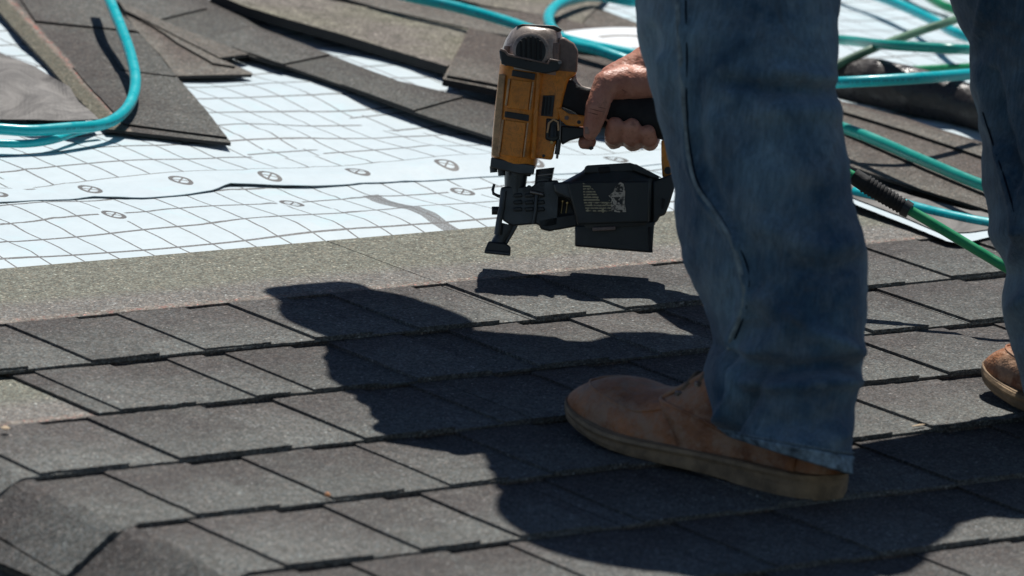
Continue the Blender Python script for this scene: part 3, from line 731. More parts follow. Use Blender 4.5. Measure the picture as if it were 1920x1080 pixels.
gloft('nose_shaft', [(933, 416, 968, 424, 19, 0), (930, 436, 960, 442, 18, 0), (920, 454, 950, 458, 18, 0)], M_MET, e=2.6)
gp('nose_rake', [(960, 420), (972, 422), (962, 440), (950, 460), (946, 456)], -14, 15, M_MET, 2)
gp('contact_foot', [(916, 452), (948, 456), (958, 463), (957, 479), (908, 474), (910, 466)], -22, 24, M_BLK, 3)
gp('foot_lip', [(909, 468), (957, 473), (957, 480), (908, 475)], -26, 28, M_MET, 2)
# feed track and nails
gp('feed_track', [(1040, 350), (1092, 352), (1092, 372), (1046, 370)], -24, 24, M_BLK, 2)
gp('feed_floor', [(1006, 412), (1040, 406), (1080, 400), (1084, 424), (1030, 434), (1014, 430)], -24, 22, M_BLK, 3)
gp('feed_back', [(1040, 360), (1090, 360), (1090, 414), (1040, 412)], -26, -14, M_BLK, 2)
for q, x in enumerate((1030, 1042, 1052, 1061)):
    nl = gtube('nail', [(x+3, 372+q*3, 10), (x, 400, 12)], 1.6, M_BRASS); gtube('nail_head', [(x+3, 370+q*3, 10), (x+3, 373+q*3, 10)], 4, M_BRASS, n=10)
# magazine canister
mag = gloft('magazine', [(1078, 430, 1228, 422, 58, 0), (1079, 418, 1230, 416, 60, 0), (1070, 384, 1232, 382, 61, 0), (1060, 362, 1234, 362, 61, 0), (1052, 342, 1236, 340, 60, 0), (1060, 338, 1236, 334, 58, 0), (1090, 322, 1212, 322, 50, 0), (1100, 313, 1192, 309, 44, 0), (1104, 311, 1186, 307, 40, 0)], M_BLK, n=56, e=2.9)
gp('magazine_door', [(1062, 344), (1082, 341), (1216, 340), (1216, 418), (1082, 422), (1074, 390)], 52, 62, M_BLK, 4, seg=3)
gp('magazine_neck', [(1036, 344), (1072, 340), (1080, 360), (1080, 384), (1066, 374), (1040, 362)], 10, 50, M_MET, 4)
gp('magazine_lid', [(1096, 314), (1100, 311), (1180, 306), (1190, 309), (1196, 322), (1094, 326)], 30, 50, M_BLK, 3)
gp('lid_catch', [(1120, 315), (1142, 313), (1144, 324), (1122, 326)], 48, 54, M_RUB, 3)
gp('lid_edge', [(1178, 308), (1192, 309), (1240, 334), (1222, 334), (1188, 322)], 34, 52, M_BLK, 2)
gp('magazine_back', [(1222, 340), (1262, 326), (1266, 345), (1254, 384), (1246, 404), (1236, 406), (1232, 416), (1222, 420)], -44, 46, M_BLK, 4)
gp('back_clip', [(1240, 372), (1246, 374), (1243, 392), (1239, 392)], 44, 50, M_RUB, 1)
gp('tray', [(1078, 424), (1226, 416), (1222, 474), (1078, 462)], -50, 48, M_BLK, 3)
gp('tray_edge', [(1214, 426), (1219, 426), (1223, 474), (1216, 474)], 46, 52, M_RUB, 1)
gp('tray_slot', [(1110, 427), (1153, 425), (1153, 432), (1110, 434)], 50, 63, M_CAPD, 1.5)
gp('yellow_arm', [(1240, 262), (1266, 262), (1268, 300), (1264, 330), (1254, 338), (1242, 332), (1240, 300)], -14, 14, M_YEL, 4, seg=3)
disc('screw', 1252, 320, 13, 7, 3, M_BLK); gp('arm_recess', [(1248, 280), (1262, 280), (1262, 300), (1250, 302)], 12, 16, M_YELW, 2)
# worn sticker, two remaining scraps
def scrap(poly, mat):
    n = len(poly); V = [cp(x, y, ZG)-CW*64*PXM for x, y in poly]; V2 = [v+CW*3*PXM for v in V]
    xs = [p[0] for p in poly]; ys = [p[1] for p in poly]
    uv = [((x-min(xs))/(max(xs)-min(xs)), (y-min(ys))/(max(ys)-min(ys))) for x, y in poly]
    F = [tuple(range(n)), tuple(range(n, 2*n))[::-1]]+[(i, (i+1) % n, n+(i+1) % n, n+i) for i in range(n)]
    return fixn(obj('sticker', V+V2, F, mat, gun, uv=uv+uv))
scrap([(1092, 344), (1104, 348), (1114, 358), (1121, 370), (1124, 378), (1132, 380), (1142, 376), (1146, 382), (1144, 396), (1134, 400), (1114, 400), (1098, 397), (1094, 380)], M_ST1)
scrap([(1146, 374), (1140, 368), (1148, 362), (1152, 352), (1162, 342), (1168, 346), (1171, 360), (1170, 380), (1173, 398), (1160, 399), (1146, 397), (1144, 386)], M_ST2)
# swivel fitting, black bend relief and the green hose running from the handle end
hs_ = empty('air_hose', at(1890, 505, .10)); tag(hs_, 'green air hose with ribbed black bend relief leading from the tool behind the front leg', 'hose', 'air hoses strewn over the roof')
def zh(px): return interp([(1270, ZG), (1330, 5.80), (1600, 5.765), (1900, 5.74), (2100, 5.80)], px)
P = catmull([cp(x, y, zh(x)) for x, y in ((1288, 232), (1340, 236), (1420, 250), (1520, 290), (1608, 336))], 8)
v, f, u = tube(P, .0056, 12); obj('hose_section', v, f, M_GRN, hs_, smooth=True)
P = [cp(x, y, zh(x)) for x, y in ((1600, 330), (1625, 346), (1660, 368), (1704, 394))]
v, f, u = tube(P, [.0080, .0084, .0078, .0068], 16); obj('bend_relief', v, f, M_RUB, hs_, sharp=40)
for q in range(11):
    t = q/11; x, y = 1622+72*t, 344+44*t; a = cp(x, y, zh(x)); b = cp(x+3.0, y+1.8, zh(x))
    v, f, u = tube([a, b], 0.0095-.0014*t, 16); obj('ring', v, f, M_RUB, hs_, sharp=40)
v, f, u = tube([cp(1694, 388, zh(1694)), cp(1706, 395, zh(1706))], [.0085, .0080], 16); obj('collar', v, f, M_BLK, hs_, sharp=40)
P = catmull([cp(x, y, zh(x)) for x, y in ((1700, 391), (1740, 414), (1800, 450), (1850, 480), (1892, 505), (1960, 545))]+[at(2080, 590, .012), at(2250, 600, .012)], 8)
v, f, u = tube(P, .0050, 14); obj('hose_section', v, f, M_GRN, hs_, smooth=True)

# ------------------------------------------------------------------ the worker
person = empty('person', at(1500, 930, 0))
tag(person, 'worker in blue jeans and tan boots, bent over and gripping the tool', 'person')

def metas(name, chains, mat, parent, vox=.0012, sm=6, z=None, decim=None):
    """one continuous skin: chains of (point, radius) joined by tapering capsules, voxel-united and smoothed"""
    V, F = [], []
    for ch in chains:
        for (p, r), (q, s) in zip(ch, ch[1:]):
            p, q = Vector(p), Vector(q); ax = q-p; L = ax.length
            a = ax.cross(Vector((.3, .5, .8))).normalized(); ax = ax.normalized() if L else Vector((0, 0, 1)); b = ax.cross(a)
            n, m = 20, 6; base = len(V); rows = []
            for i in range(m+1):
                A = -pi/2+pi/2*i/m; rows.append((p+ax*(sin(A)*r), cos(A)*r))
            for i in range(m+1):
                A = pi/2*i/m; rows.append((q+ax*(sin(A)*s), cos(A)*s))
            for c, rr in rows:
                for k in range(n): T = 2*pi*k/n; V.append(c+(a*cos(T)+b*sin(T))*max(rr, 1e-5))
            for i in range(len(rows)-1):
                for k in range(n): F.append((base+i*n+k, base+i*n+(k+1) % n, base+(i+1)*n+(k+1) % n, base+(i+1)*n+k))
            F.append(tuple(base+k for k in range(n))[::-1]); F.append(tuple(base+(len(rows)-1)*n+k for k in range(n)))
    o = obj(name, V, F, mat, parent); fixn(o)
    r = o.modifiers.new('skin', 'REMESH'); r.mode = 'VOXEL'; r.voxel_size = vox; r.use_smooth_shade = True
    s = o.modifiers.new('smooth', 'SMOOTH'); s.factor = .5; s.iterations = sm
    if mat is M_SHIRT:
        tx = bpy.data.textures.get('cloth folds') or bpy.data.textures.new('cloth folds', 'CLOUDS'); tx.noise_scale = .08; tx.noise_depth = 3
        dm = o.modifiers.new('folds', 'DISPLACE'); dm.texture = tx; dm.strength = .045 if name == 'shirt' else .008; dm.mid_level = .5; dm.texture_coords = 'LOCAL'
    if mat is M_SKIN:
        tx = bpy.data.textures.get('knuckle relief') or bpy.data.textures.new('knuckle relief', 'CLOUDS'); tx.noise_scale = .006; tx.noise_depth = 3
        dm = o.modifiers.new('relief', 'DISPLACE'); dm.texture = tx; dm.strength = .0014; dm.mid_level = .5; dm.texture_coords = 'LOCAL'
    return o
def g3(x, y, d, r): return (cp(x, y, ZG)-CW*d*PXM, r*PXM)
# head and torso lie above the frame: found from where their shadow falls
def above(shx, shy, h): return Vector((shx-.030-SH.x*h, shy-.050-SH.y*h, h))
sho_r = above(-.02, -.25, .80); sho_l = above(-.300, -.238, .78); hipc = above(-.275, -.665, .86); headc = above(-.20, -.035, .74)
elb = above(.085, -.31, .55)
wrist = g3(1262, 96, -34, 40)
hand = [
    [g3(1300, 60, -40, 44), wrist, g3(1215, 128, -26, 44)],                     # wrist into the hand
    [g3(1300, 60, -40, 44), (elb.lerp(wrist[0], .35), .045), (elb, .045)],      # forearm
    [g3(1240, 128, -30, 38), g3(1190, 132, -20, 34), g3(1150, 146, -12, 27)],   # back of the hand
    [g3(1235, 150, -14, 36), g3(1190, 156, 6, 33), g3(1150, 162, 18, 27)],      # ball of the thumb
    [g3(1225, 165, -36, 34), g3(1175, 175, -42, 28), g3(1140, 180, -42, 22)],   # palm on the far side
    [g3(1170, 152, 16, 30), g3(1137, 158, 32, 25.5), g3(1124, 188, 40, 22), g3(1119, 205, 41, 22.5), g3(1110, 240, 38, 17), g3(1107, 250, 37, 14)],  # thumb
    [g3(1150, 170, -42, 20), g3(1118, 210, -46, 17), g3(1098, 250, -28, 15), g3(1104, 266, 2, 14.5), g3(1096, 268, 8, 13)],  # index on the trigger
    [g3(1165, 180, -48, 20), g3(1158, 240, -50, 19), g3(1152, 262, -22, 18), g3(1151, 254, 14, 18.5), g3(1153, 236, 30, 16.5)],
    [g3(1195, 185, -48, 20), g3(1192, 248, -50, 18), g3(1187, 266, -22, 18), g3(1184, 258, 14, 18.5), g3(1184, 238, 31, 16.5)],
    [g3(1225, 190, -46, 19), g3(1224, 256, -46, 16), g3(1219, 268, -22, 15.5), g3(1217, 263, 12, 15.5), g3(1214, 248, 29, 14)],
]
bd = metas('body', hand+[[(headc+Vector((0, .02, 0)), .07), (headc+Vector((0, -.02, .03)), .078)], [(headc, .07), (headc+Vector((0, -.14, .05)), .065)],
    [(headc+Vector((.0, .06, -.04)), .018), (headc+Vector((.0, .07, -.05)), .012)]], M_SKIN, person, vox=.0016, sm=5)
# thumb nail and fingernails
def nail(x, y, d, w, h, nm='nail'):
    V, F = [], []
    for j in range(5):
        for i in range(5):
            a = (i-2)/2; b = (j-2)/2; V.append(cp(x+a*w, y+b*h, ZG)-CW*(d-2.4*a*a-1.6*b*b)*PXM)
    for j in range(4):
        for i in range(4): F.append((j*5+i, j*5+i+1, j*5+i+6, j*5+i+5))
    return obj('fingernail', V, F, M_NAIL, person, smooth=True)
M_NAIL = plain('fingernail', (.42, .26, .2), .35, var=.2, scale=200)
nail(1101, 246, 53.0, 5, 7)
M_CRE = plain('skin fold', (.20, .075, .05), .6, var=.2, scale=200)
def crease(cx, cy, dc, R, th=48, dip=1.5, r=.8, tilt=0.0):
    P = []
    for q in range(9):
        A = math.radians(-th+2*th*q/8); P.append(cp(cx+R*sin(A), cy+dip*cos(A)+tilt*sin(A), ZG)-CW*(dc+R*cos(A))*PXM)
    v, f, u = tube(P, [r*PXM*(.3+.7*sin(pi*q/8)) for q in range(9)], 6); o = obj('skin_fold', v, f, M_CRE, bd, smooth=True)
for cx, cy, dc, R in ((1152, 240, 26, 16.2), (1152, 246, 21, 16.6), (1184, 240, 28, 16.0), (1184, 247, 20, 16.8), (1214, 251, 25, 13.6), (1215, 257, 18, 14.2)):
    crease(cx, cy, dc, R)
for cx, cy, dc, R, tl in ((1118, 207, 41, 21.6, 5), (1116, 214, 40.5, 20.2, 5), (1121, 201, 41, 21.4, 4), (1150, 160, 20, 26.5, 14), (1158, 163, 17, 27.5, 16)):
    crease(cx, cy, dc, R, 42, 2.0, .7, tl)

# clothes
metas('shirt', [[(hipc, .185), (sho_l.lerp(sho_r, .5)+Vector((-.01, -.10, 0)), .15)], [(sho_l, .075), (sho_l.lerp(sho_r, .5)+Vector((0, -.04, .02)), .13), (sho_r, .075)],
    [(sho_r, .075), (sho_r.lerp(elb, .6), .06), (elb, .052), (elb.lerp(wrist[0], .25), .05)], [(sho_l, .078), (sho_l+Vector((-.02, .02, -.16)), .06), (above(-.375, -.385, .46), .058), (above(-.25, -.40, .42), .05)],
    [(headc+Vector((0, -.12, .04)), .08), (sho_l.lerp(sho_r, .5), .10)]], M_SHIRT, person, vox=.012, sm=4)
hb = metas('forearm', [[(above(-.33, -.36, .45), .045), (above(-.2, -.42, .44), .04), (above(-.12, -.45, .45), .034)]], M_SKIN, person, vox=.006, sm=3)
metas('cap', [[(headc+Vector((0, -.03, .04)), .084), (headc+Vector((0, .01, .035)), .084)], [(headc+Vector((-.005, .06, .03)), .055), (headc+Vector((-.03, .105, .005)), .020)]]+[[(headc+Vector((0, .03, .03)), .07), (headc+Vector((q, .10-.04*abs(q+.01), .01)), .028)] for q in (-.02, .0, .02, .035)], M_SHIRT, person, vox=.006, sm=4)

# ---- jeans: each leg a loft between its left and right contour
def segdist(px, py, a, b):
    ax, ay = a; bx, by = b; dx, dy = bx-ax, by-ay; t = max(0, min(1, ((px-ax)*dx+(py-ay)*dy)/(dx*dx+dy*dy+1e-9)))
    return math.hypot(px-ax-dx*t, py-ay-dy*t)
FOLDS1 = [([(1240, 120), (1238, 240), (1252, 350)], 16, .006), ([(1215, 60), (1222, 160), (1245, 260)], 12, -.005), ([(1275, 0), (1282, 150), (1292, 300), (1312, 370), (1370, 450), (1392, 520), (1388, 590), (1362, 650)], 9, .0045),
    ([(1296, 120), (1306, 290), (1340, 380), (1400, 460), (1414, 540)], 12, -.0035),
    ([(1590, 168), (1520, 176), (1420, 172), (1360, 160)], 12, -.007), ([(1590, 150), (1540, 150), (1440, 140)], 14, .005), ([(1595, 205), (1500, 212), (1430, 214)], 20, .005),
    ([(1620, 445), (1540, 470), (1470, 452), (1420, 420)], 22, .0045), ([(1620, 490), (1560, 510), (1490, 500)], 15, -.004), ([(1420, 560), (1470, 600), (1450, 640), (1400, 660)], 20, .007),
    ([(1610, 660), (1560, 640), (1520, 625)], 16, .0075), ([(1612, 690), (1560, 680), (1490, 690), (1420, 685), (1370, 668), (1340, 652)], 14, -.0065),
    ([(1600, 715), (1530, 715), (1450, 722), (1400, 715)], 14, .008), ([(1350, 668), (1352, 710), (1350, 745)], 10, -.005), ([(1375, 690), (1370, 740), (1350, 790)], 10, .007),
    ([(1425, 712), (1395, 760), (1368, 806)], 8, -.007), ([(1590, 770), (1520, 790), (1440, 790)], 18, -.004), ([(1600, 800), (1540, 828), (1460, 826)], 16, .004), ([(1270, 480), (1300, 560), (1325, 620)], 12, .005),
    ([(1600, 300), (1520, 330), (1440, 330)], 26, .003), ([(1330, 230), (1380, 300), (1400, 380)], 24, .003)]
LEG1 = [(-420, 1200, 1600, 98), (-200, 1190, 1590, 95), (-60, 1192, 1580, 92), (0, 1192, 1577, 92), (50, 1193, 1572, 92), (100, 1202, 1569, 92), (150, 1215, 1566, 92), (200, 1228, 1574, 91), (250, 1243, 1582, 90), (300, 1255, 1588, 90), (350, 1263, 1597, 88), (400, 1265, 1606, 88),
    (450, 1273, 1619, 88), (480, 1280, 1626, 87), (520, 1294, 1628, 86), (560, 1311, 1626, 85), (600, 1328, 1623, 82), (640, 1338, 1620, 80), (665, 1326, 1619, 80), (700, 1320, 1615, 78), (740, 1322, 1609, 79), (765, 1327, 1604, 80)]
# a ring: contour left point, contour right point, half depth in mm
RINGS1 = [((xl, y), (xr, y), d) for y, xl, xr, d in LEG1]+[((1332, 782), (1599, 800), 82), ((1340, 796), (1597, 832), 84), ((1352, 808), (1595, 862), 85), ((1362, 817), (1593, 888), 85)]
FOLDS2 = [([(1826, 130), (1850, 230), (1880, 330), (1905, 440)], 10, .006), ([(1815, 100), (1830, 60), (1840, 0)], 10, .006), ([(1850, 140), (1870, 240), (1900, 340)], 9, -.006), ([(1890, 500), (1910, 440), (1915, 340)], 14, .006), ([(1880, 590), (1915, 560)], 16, .007), ([(1890, 640), (1920, 620)], 12, -.006)]
L2 = [(-420, 1690, 2110), (-200, 1740, 2110), (-60, 1772, 2120), (0, 1782, 2125), (32, 1796, 2130), (60, 1808, 2133), (83, 1818, 2136), (116, 1819, 2140), (150, 1822, 2145), (185, 1827, 2150), (218, 1836, 2155), (259, 1839, 2160), (300, 1842, 2165), (347, 1846, 2172), (417, 1854, 2185), (445, 1858, 2190), (482, 1878, 2195), (510, 1890, 2200), (530, 1886, 2202), (555, 1879, 2204), (589, 1881, 2205), (633, 1892, 2205), (681, 1906, 2205), (729, 1920, 2200)]
RINGS2 = [((xl, y), (xr, y+10), 90) for y, xl, xr in L2]+[((1932, 760), (2198, 790), 80), ((1945, 778), (2195, 835), 76), ((1957, 790), (2192, 858), 74)]
def cr1(P, t):
    i = min(int(t), len(P)-2); u = t-i; a = P[max(i-1, 0)]; b = P[i]; c = P[i+1]; d = P[min(i+2, len(P)-1)]
    return .5*(2*b+(c-a)*u+(2*a-5*b+4*c-d)*u*u+(3*b-a-3*c+d)*u**3)
class Leg:
    def __init__(s, rings, Zt, Zb, folds, N=110, M=150, seed=0.0, tilt=.045):
        s.V, s.F, s.uv = [], [], []; n = len(rings); s.rings = []
        for r in range(M+1):
            t = (n-1)*r/M; xl = cr1([q[0][0] for q in rings], t); yl = cr1([q[0][1] for q in rings], t)
            xr = cr1([q[1][0] for q in rings], t); yr = cr1([q[1][1] for q in rings], t); dd = cr1([q[2] for q in rings], t)/1000
            ym = (yl+yr)/2; Z = Zt+(Zb-Zt)*max(0, min(1, (ym+60)/900))
            L, R = cp(xl, yl, Z+tilt*.1), cp(xr, yr, Z-tilt); c = (L+R)/2; h = (R-L)/2; s.rings.append((xl, yl, xr, yr, c, h, dd))
            for k in range(N):
                A = 2*pi*k/N; ca, sa = cos(A), sin(A); x = math.copysign(abs(ca)**.86, ca); y = math.copysign(abs(sa)**.86, sa)
                p = c+h*x-CW*(y*dd)
                px = (xl+xr)/2+(xr-xl)/2*x; py = (yl+yr)/2+(yr-yl)/2*x
                nrm = (h*x/h.length/h.length-CW*(y/dd)).normalized()
                f = 0
                if sa > -.1:
                    for line, w, amp in folds:
                        m_ = min(segdist(px, py, a, b) for a, b in zip(line, line[1:])); f += amp*math.exp(-(m_/w)**2)
                    f *= min(1, max(0, sa)*1.7)
                f = f*1.5+.0020*noise.noise(Vector((px/70+seed, py/46, A)))+.0014*noise.noise(Vector((px/24, py/30+seed, A*2)))
                s.V.append(p+nrm*f); s.uv.append((A*.1, ym*PXM))
            if r:
                for k in range(N): a = (r-1)*N; s.F.append((a+k, a+(k+1) % N, a+N+(k+1) % N, a+N+k))
        s.N, s.M = N, M
    def front(s, px, py, off=.001):
        """the point of the near surface seen at this photo pixel, pushed out by off"""
        best = None
        for i, p in enumerate(s.V):
            if (i % s.N) > s.N//2+3: continue
            q = px_of(p); d = (q[0]-px)**2+(q[1]-py)**2
            if best is None or d < best[0]: best = (d, i, p)
        return best[2]-CW*off
ZL1b = depth(Vector((-.205, -.635, .05)))+.005; ZL1t = ZL1b+.03
ZL2b = depth(Vector((.242, -.676, .05))); ZL2t = ZL2b+.02
leg1 = Leg(RINGS1, ZL1t, ZL1b, FOLDS1, seed=0.0); leg2 = Leg(RINGS2, ZL2t, ZL2b, FOLDS2, seed=5.0)
nv = len(leg1.V)
jn = obj('jeans', leg1.V+leg2.V, leg1.F+[tuple(a+nv for a in f) for f in leg2.F], M_DEN, person, uv=leg1.uv+leg2.uv, smooth=True)
fixn(jn)
jn.modifiers.new('thickness', 'SOLIDIFY').thickness = .0018
def strand(nm, line, r, mat, leg, off=.0006, step=3, parent=None):
    pts = catmull([(x, y, 0) for x, y in line], 6); V = [leg.front(p.x, p.y, off) for p in pts[::1]]
    V = [v for q, v in enumerate(V) if q % 2 == 0]
    for _ in range(3): V = [V[0]]+[(V[q-1]+V[q]*2+V[q+1])/4 for q in range(1, len(V)-1)]+[V[-1]]
    V = catmull([v-CW*off for v in V], 3); v, f, u = tube(V, r, 8); return obj(nm, v, f, mat, parent or jn, smooth=True)
strand('seam', [(1272, 0), (1277, 80), (1280, 160), (1285, 240), (1292, 300), (1308, 350), (1340, 400), (1372, 450), (1392, 500), (1397, 545), (1390, 590), (1372, 630), (1366, 655)], .0024, M_SEAM, leg1, -.0008)
strand('seam', [(1279, 0), (1284, 80), (1287, 160), (1292, 240), (1299, 300), (1315, 352), (1347, 402), (1379, 452), (1399, 500), (1404, 546), (1397, 592), (1379, 632), (1373, 655)], .0009, M_SEAMD, leg1, -.0001)  # near-black strand draws the shade along the seam's edge
strand('seam', [(1845, 210), (1862, 270), (1885, 340), (1902, 400), (1912, 440)], .0009, M_SEAMD, leg2, -.0002)  # dark strand draws this seam's shade too
# hem band with its puckers
def hem(leg, M0=None):
    N = leg.N; V, F = [], []; R = leg.M+1; rows = 9
    for q in range(rows):
        r = R-rows+q
        for k in range(N):
            p = leg.V[r*N+k]; c = leg.rings[r][4]; o_ = (p-c).normalized()
            V.append(p+o_*(.0024+(.0007*sin(k*1.9+q*.3) if 1 <= q < rows-1 else -.0018)))
        if q:
            for k in range(N): a = (q-1)*N; F.append((a+k, a+(k+1) % N, a+N+(k+1) % N, a+N+k))
    o = fixn(obj('hem', V, F, M_HEM, jn, smooth=True)); o.modifiers.new('thickness', 'SOLIDIFY').thickness = .001; return o
hem(leg1); hem(leg2)
for lg in (leg1, leg2):
    N = lg.N; R_ = lg.M-9; P = [lg.V[R_*N+k]+(lg.V[R_*N+k]-lg.rings[R_][4]).normalized()*.0016 for k in range(2, N//2-1)]
    v, f, u = tube(P, .0008, 6); obj('hem_stitching', v, f, M_HEM, jn, smooth=True)
# seat of the jeans, joining both legs to the shirt
metas('jeans_seat', [[(leg1.rings[0][4]+Vector((0, 0, -.03)), .093), (hipc+Vector((-.06, .02, -.03)), .125)], [(leg2.rings[0][4]+Vector((0, 0, -.03)), .093), (hipc+Vector((.08, .0, -.03)), .12)], [(hipc+Vector((-.07, 0, 0)), .145), (hipc+Vector((.07, 0, 0)), .145)]], M_DEN, jn, vox=.01, sm=4)

# ---- boots
M_GROOVE = plain('dark sole groove', (.13, .095, .06), .9)  # darker strand colour that draws the groove line
def boot(toe, dirv, lean, name='boot', L=.335, label=None):
    X = Vector((dirv[0], dirv[1], 0)).normalized(); Y = Vector((-X.y, X.x, 0)); Zv = Vector((0, 0, 1)); T = Vector((toe[0], toe[1], lean))
    LS = .865
    def B(l, w, z): return T-X*l*LS+Y*w+Zv*(z if z < .02 else .02+(z-.02)*.80)     # l back from the toe
    def halfw(l):  # sole half width, inside/outside alike
        return interp([(0, .004), (.006, .020), (.015, .030), (.03, .040), (.05, .047), (.08, .053), (.11, .055), (.15, .050), (.20, .042), (.25, .040), (.29, .039), (.315, .034), (.328, .022), (.335, .004)], l)
    def z1(l): return .0062+.0120*l/.335
    def rise(l): return interp([(0, .014), (.03, .008), (.07, .002), (.1, 0), (.335, 0)], l)
    ls = [0, .003, .007, .012, .018, .026, .036, .048, .062, .078, .095, .115, .135, .16, .185, .21, .235, .26, .28, .3, .315, .325, .331, .335]
    n = 28
    def ringloft(rows, mat, nm, par, **kw):
        V, F = [], []
        for r in rows: V += r
        m = len(rows[0])
        for i in range(len(rows)-1):
            for k in range(m): F.append((i*m+k, i*m+(k+1) % m, (i+1)*m+(k+1) % m, (i+1)*m+k))
        F.append(tuple(range(m))); F.append(tuple((len(rows)-1)*m+k for k in range(m)))
        return fixn(obj(nm, V, F, mat, par, **kw))
    # upper: arched sections from toe to heel
    top = [(0, .024), (.006, .032), (.016, .042), (.03, .051), (.045, .057), (.06, .0595), (.08, .058), (.10, .056), (.12, .058), (.14, .068), (.165, .092), (.19, .115), (.20, .125), (.225, .140), (.25, .115), (.29, .085), (.335, .070)]
    rows = []
    for l in ls:
        w = halfw(l)*.93*(1 if l < .19 else max(.80, 1-(l-.19)*4)); h = interp(top, l); z0 = z1(l)+.004+rise(l); r = []
        for k in range(n):
            A = 2*pi*k/n; ca, sa = cos(A), sin(A)
            e = .72 if l < .14 else .95
            ww = w*math.copysign(abs(ca)**e, ca)
            if sa > 0:
                nar = 1.0 if l < .10 else 1-.28*min(1, (l-.10)/.09)*max(0, sa)**1.2
                p = B(l-.008*0, ww*nar, z0+(h-z0)*sa**.8)
            else: p = B(l, ww, z0+.004*sa)
            p += Vector((0, 0, 1))*.0014*noise.noise(p*45)+Y*.001*noise.noise(p*60)
            if .08 < l < .20: p -= Zv*.0050*sin((l-.08)*150+ca*1.6+1.2*noise.noise(p*40))*max(0, sa)*min(1, (l-.08)*30)*.8
            r.append(p)
        rows.append(r)
    up_ = ringloft(rows, M_LEA, name, person, smooth=True)
    s_ = up_.modifiers.new('sub', 'SUBSURF'); s_.levels = s_.render_levels = 1
    if label: up_['label'] = label
    # welt and sole
    def solepart(za, zb, grow, nm, mat):
        rows = []
        m = 44
        pts = []
        for i in range(m):
            pass
        lsl = ls; R = [(l, halfw(l)*grow) for l in lsl]
        out = [(l, w) for l, w in R]+[(l, -w) for l, w in R[::-1]]
        V, F = [], []
        for zi in (0, 1, 2):
            bulge = 1.03 if zi == 1 else 1.0
            for l, w in out:
                zz = za(l)+(zb(l)-za(l))*zi/2
                V.append(B(l if 0 < l < L else l-(.002*(bulge-1)*30 if l == 0 else -.002), w*bulge, zz+rise(l)+.0006*noise.noise(Vector((l*90, w*90, zz*200)))))
        m = len(out); F.append(tuple(range(m))); F.append(tuple(2*m+k for k in range(m)))
        for q in range(2):
            for k in range(m): F.append((q*m+k, q*m+(k+1) % m, (q+1)*m+(k+1) % m, (q+1)*m+k))
        o = fixn(obj(nm, V, F, mat, up_, sharp=35)); return o
    solepart(lambda l: .001, lambda l: z1(l), .985, 'sole', M_SOLE); solepart(lambda l: z1(l)+.0002, lambda l: z1(l)+.0055, 1.03, 'welt', M_SOLE)
    v, f, u = tube([B(l, halfw(l)*1.0, z1(l)+.0062+rise(l)) for l in ls[1:20]]+[], .0008, 6); obj('stitching', v, f, M_LACE, up_)
    for zf in (.55,):
        P = [B(l, w_*1.012*.985, zf*z1(l)+rise(l)) for l, w_ in [(l, halfw(l)) for l in ls[1:14]]]
        for mir in (1, -1):
            Q = [T-X*(T-p).dot(X)+Y*(mir*(p-T).dot(Y))+Zv*(p-T).z for p in P]; v, f, u = tube(Q, .0006, 6); obj('sole_groove', v, f, M_GROOVE, up_)
    # heel block
    V, F = [], []
    hl = [.235, .25, .27, .29, .31, .322, .331, .335]; out = [(l, halfw(l)) for l in hl]+[(l, -halfw(l)) for l in hl[::-1]]; m = len(out)
    for z in (.0005, .012):
        for l, w in out: V.append(B(l, w*1.02, z))
    F = [tuple(range(m)), tuple(m+k for k in range(m))]+[(k, (k+1) % m, m+(k+1) % m, m+k) for k in range(m)]
    fixn(obj('heel', V, F, M_SOLE, up_))
    # throat facing (raised quarter edge), eyelets, laces
    def surf(l, a):   # a in -1..1 across the top
        w = halfw(l)*.93*(1 if l < .19 else max(.80, 1-(l-.19)*4)); h = interp(top, l); z0 = z1(l)+.004+rise(l); A = pi/2-a*pi/2; ca, sa = cos(A), sin(A)
        nar = 1.0 if l < .10 else 1-.28*min(1, (l-.10)/.09)*max(0, sa)**1.2
        return B(l, w*math.copysign(abs(ca)**.9, ca)*nar, z0+(h-z0)*max(0, sa)**.8)
    for sg in (-1, 1):
        P = catmull([surf(l, a*sg)+Zv*.003+Y*sg*.001 for l, a in ((.21, .24), (.18, .26), (.155, .28), (.132, .34), (.136, .48), (.155, .66), (.185, .82), (.22, .92))], 6)
        v, f, u = tube(P, .0021, 8); obj('facing_edge', v, f, M_LEA, up_, smooth=True)
        for l in (.152, .172, .192):
            p = surf(l, .44*sg)+Zv*.002+Y*sg*.0015; v, f, u = tube([p-Zv*.001, p+Zv*.0022], .0035, 12); obj('eyelet', v, f, M_METL, up_, sharp=40)
    for l in (.154, .172, .190):
        P = catmull([surf(l, -.42)+Zv*.003, surf(l-.006, -.15)+Zv*.007, surf(l+.002, .15)+Zv*.007, surf(l, .42)+Zv*.003], 5)
        v, f, u = tube(P, .0020, 8); obj('lace', v, f, M_LACE, up_, smooth=True)
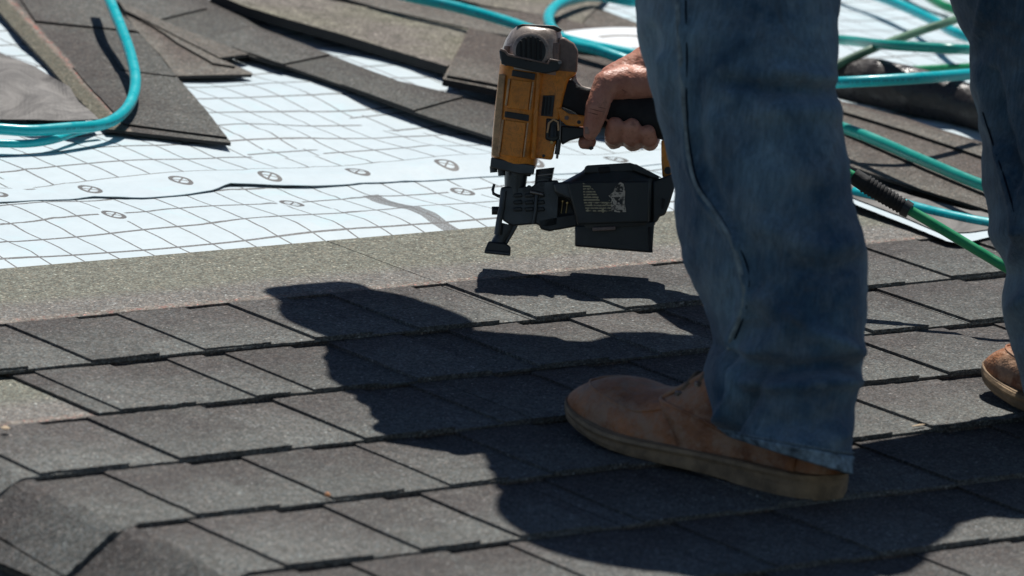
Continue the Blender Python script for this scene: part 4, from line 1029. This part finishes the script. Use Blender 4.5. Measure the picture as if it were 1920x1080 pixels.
    for sg in (-1, 1):   # quarter panels, a second layer of leather behind the vamp
        V, F = [], []; nl, na = 14, 12
        for j in range(na+1):
            a = .26+.80*j/na; l0 = .128+.050*(j/na)**1.6
            for i in range(nl+1):
                l = l0+(.30-l0)*i/nl; p = surf(l, a*sg if a < 1 else sg*1.0)-Zv*(0 if a <= 1 else (a-1)*.05)
                o_ = (Y*sg*min(1, a)+Zv*(1-min(1, a)*.8)).normalized(); V.append(p+o_*(.0026+.0012*noise.noise(p*55)))
        for j in range(na):
            for i in range(nl): q = j*(nl+1)+i; F.append((q, q+1, q+nl+2, q+nl+1))
        o = fixn(obj('quarter_panel', V, F, M_LEA, up_, smooth=True)); o.modifiers.new('thickness', 'SOLIDIFY').thickness = .0022
    # moc seam round the toe box
    P = catmull([surf(l, a)+Zv*.0006 for l, a in ((.15, -.62), (.11, -.6), (.075, -.55), (.045, -.45), (.028, -.2), (.024, 0), (.028, .2), (.045, .45), (.075, .55), (.11, .6), (.15, .62))], 6)
    v, f, u = tube(P, .0011, 6); obj('toe_seam', v, f, M_LEA, up_, smooth=True)
    return up_
boot((-.262, -.437), (-.265, .964), .0145, label='dusty tan leather boot in the shade, nearer the camera')
boot((.200, -.470), (-.20, .98), .0165, label='orange tan leather boot with its toe in sunlight')

# ------------------------------------------------------------------ small litter
def crumb(px, py, sx, sy, sz, mat, name, label, cat, ang=0.0):
    c = at(px, py, .017); V, F = [], []; n = 8
    for z, r in ((0, .7), (.5, 1), (1, .55)):
        for k in range(n):
            A = 2*pi*k/n; q = r*(1+.25*nz(k*1.7, px, 1.0)); x, y = sx*cos(A)*q, sy*sin(A)*q
            V.append(c+Vector((x*cos(ang)-y*sin(ang), x*sin(ang)+y*cos(ang), z*sz)))
    F = [tuple(range(n))[::-1], tuple(2*n+k for k in range(n))]+[(q*n+k, q*n+(k+1) % n, (q+1)*n+(k+1) % n, (q+1)*n+k) for q in range(2) for k in range(n)]
    return tag(obj(name, V, F, mat), label, cat)
crumb(614, 930, .0022, .003, .003, M_CHIP, 'grit_chip', 'tiny orange grit chip on a joint of the shingles at lower left', 'chip')
crumb(10, 804, .004, .004, .002, M_WOOD, 'grit_chip', 'pale tan chip at the left edge beside the pinkish shingle end', 'chip')
crumb(1722, 798, .009, .0015, .001, M_WOOD, 'wood_splinter', 'pale wood splinter on the sunlit shingle between the boots', 'splinter', .1)

# ------------------------------------------------------------------ pitch everything about the eaves line
for o in ROOTS:
    o.matrix_world = RX @ Matrix.Translation(o.location)
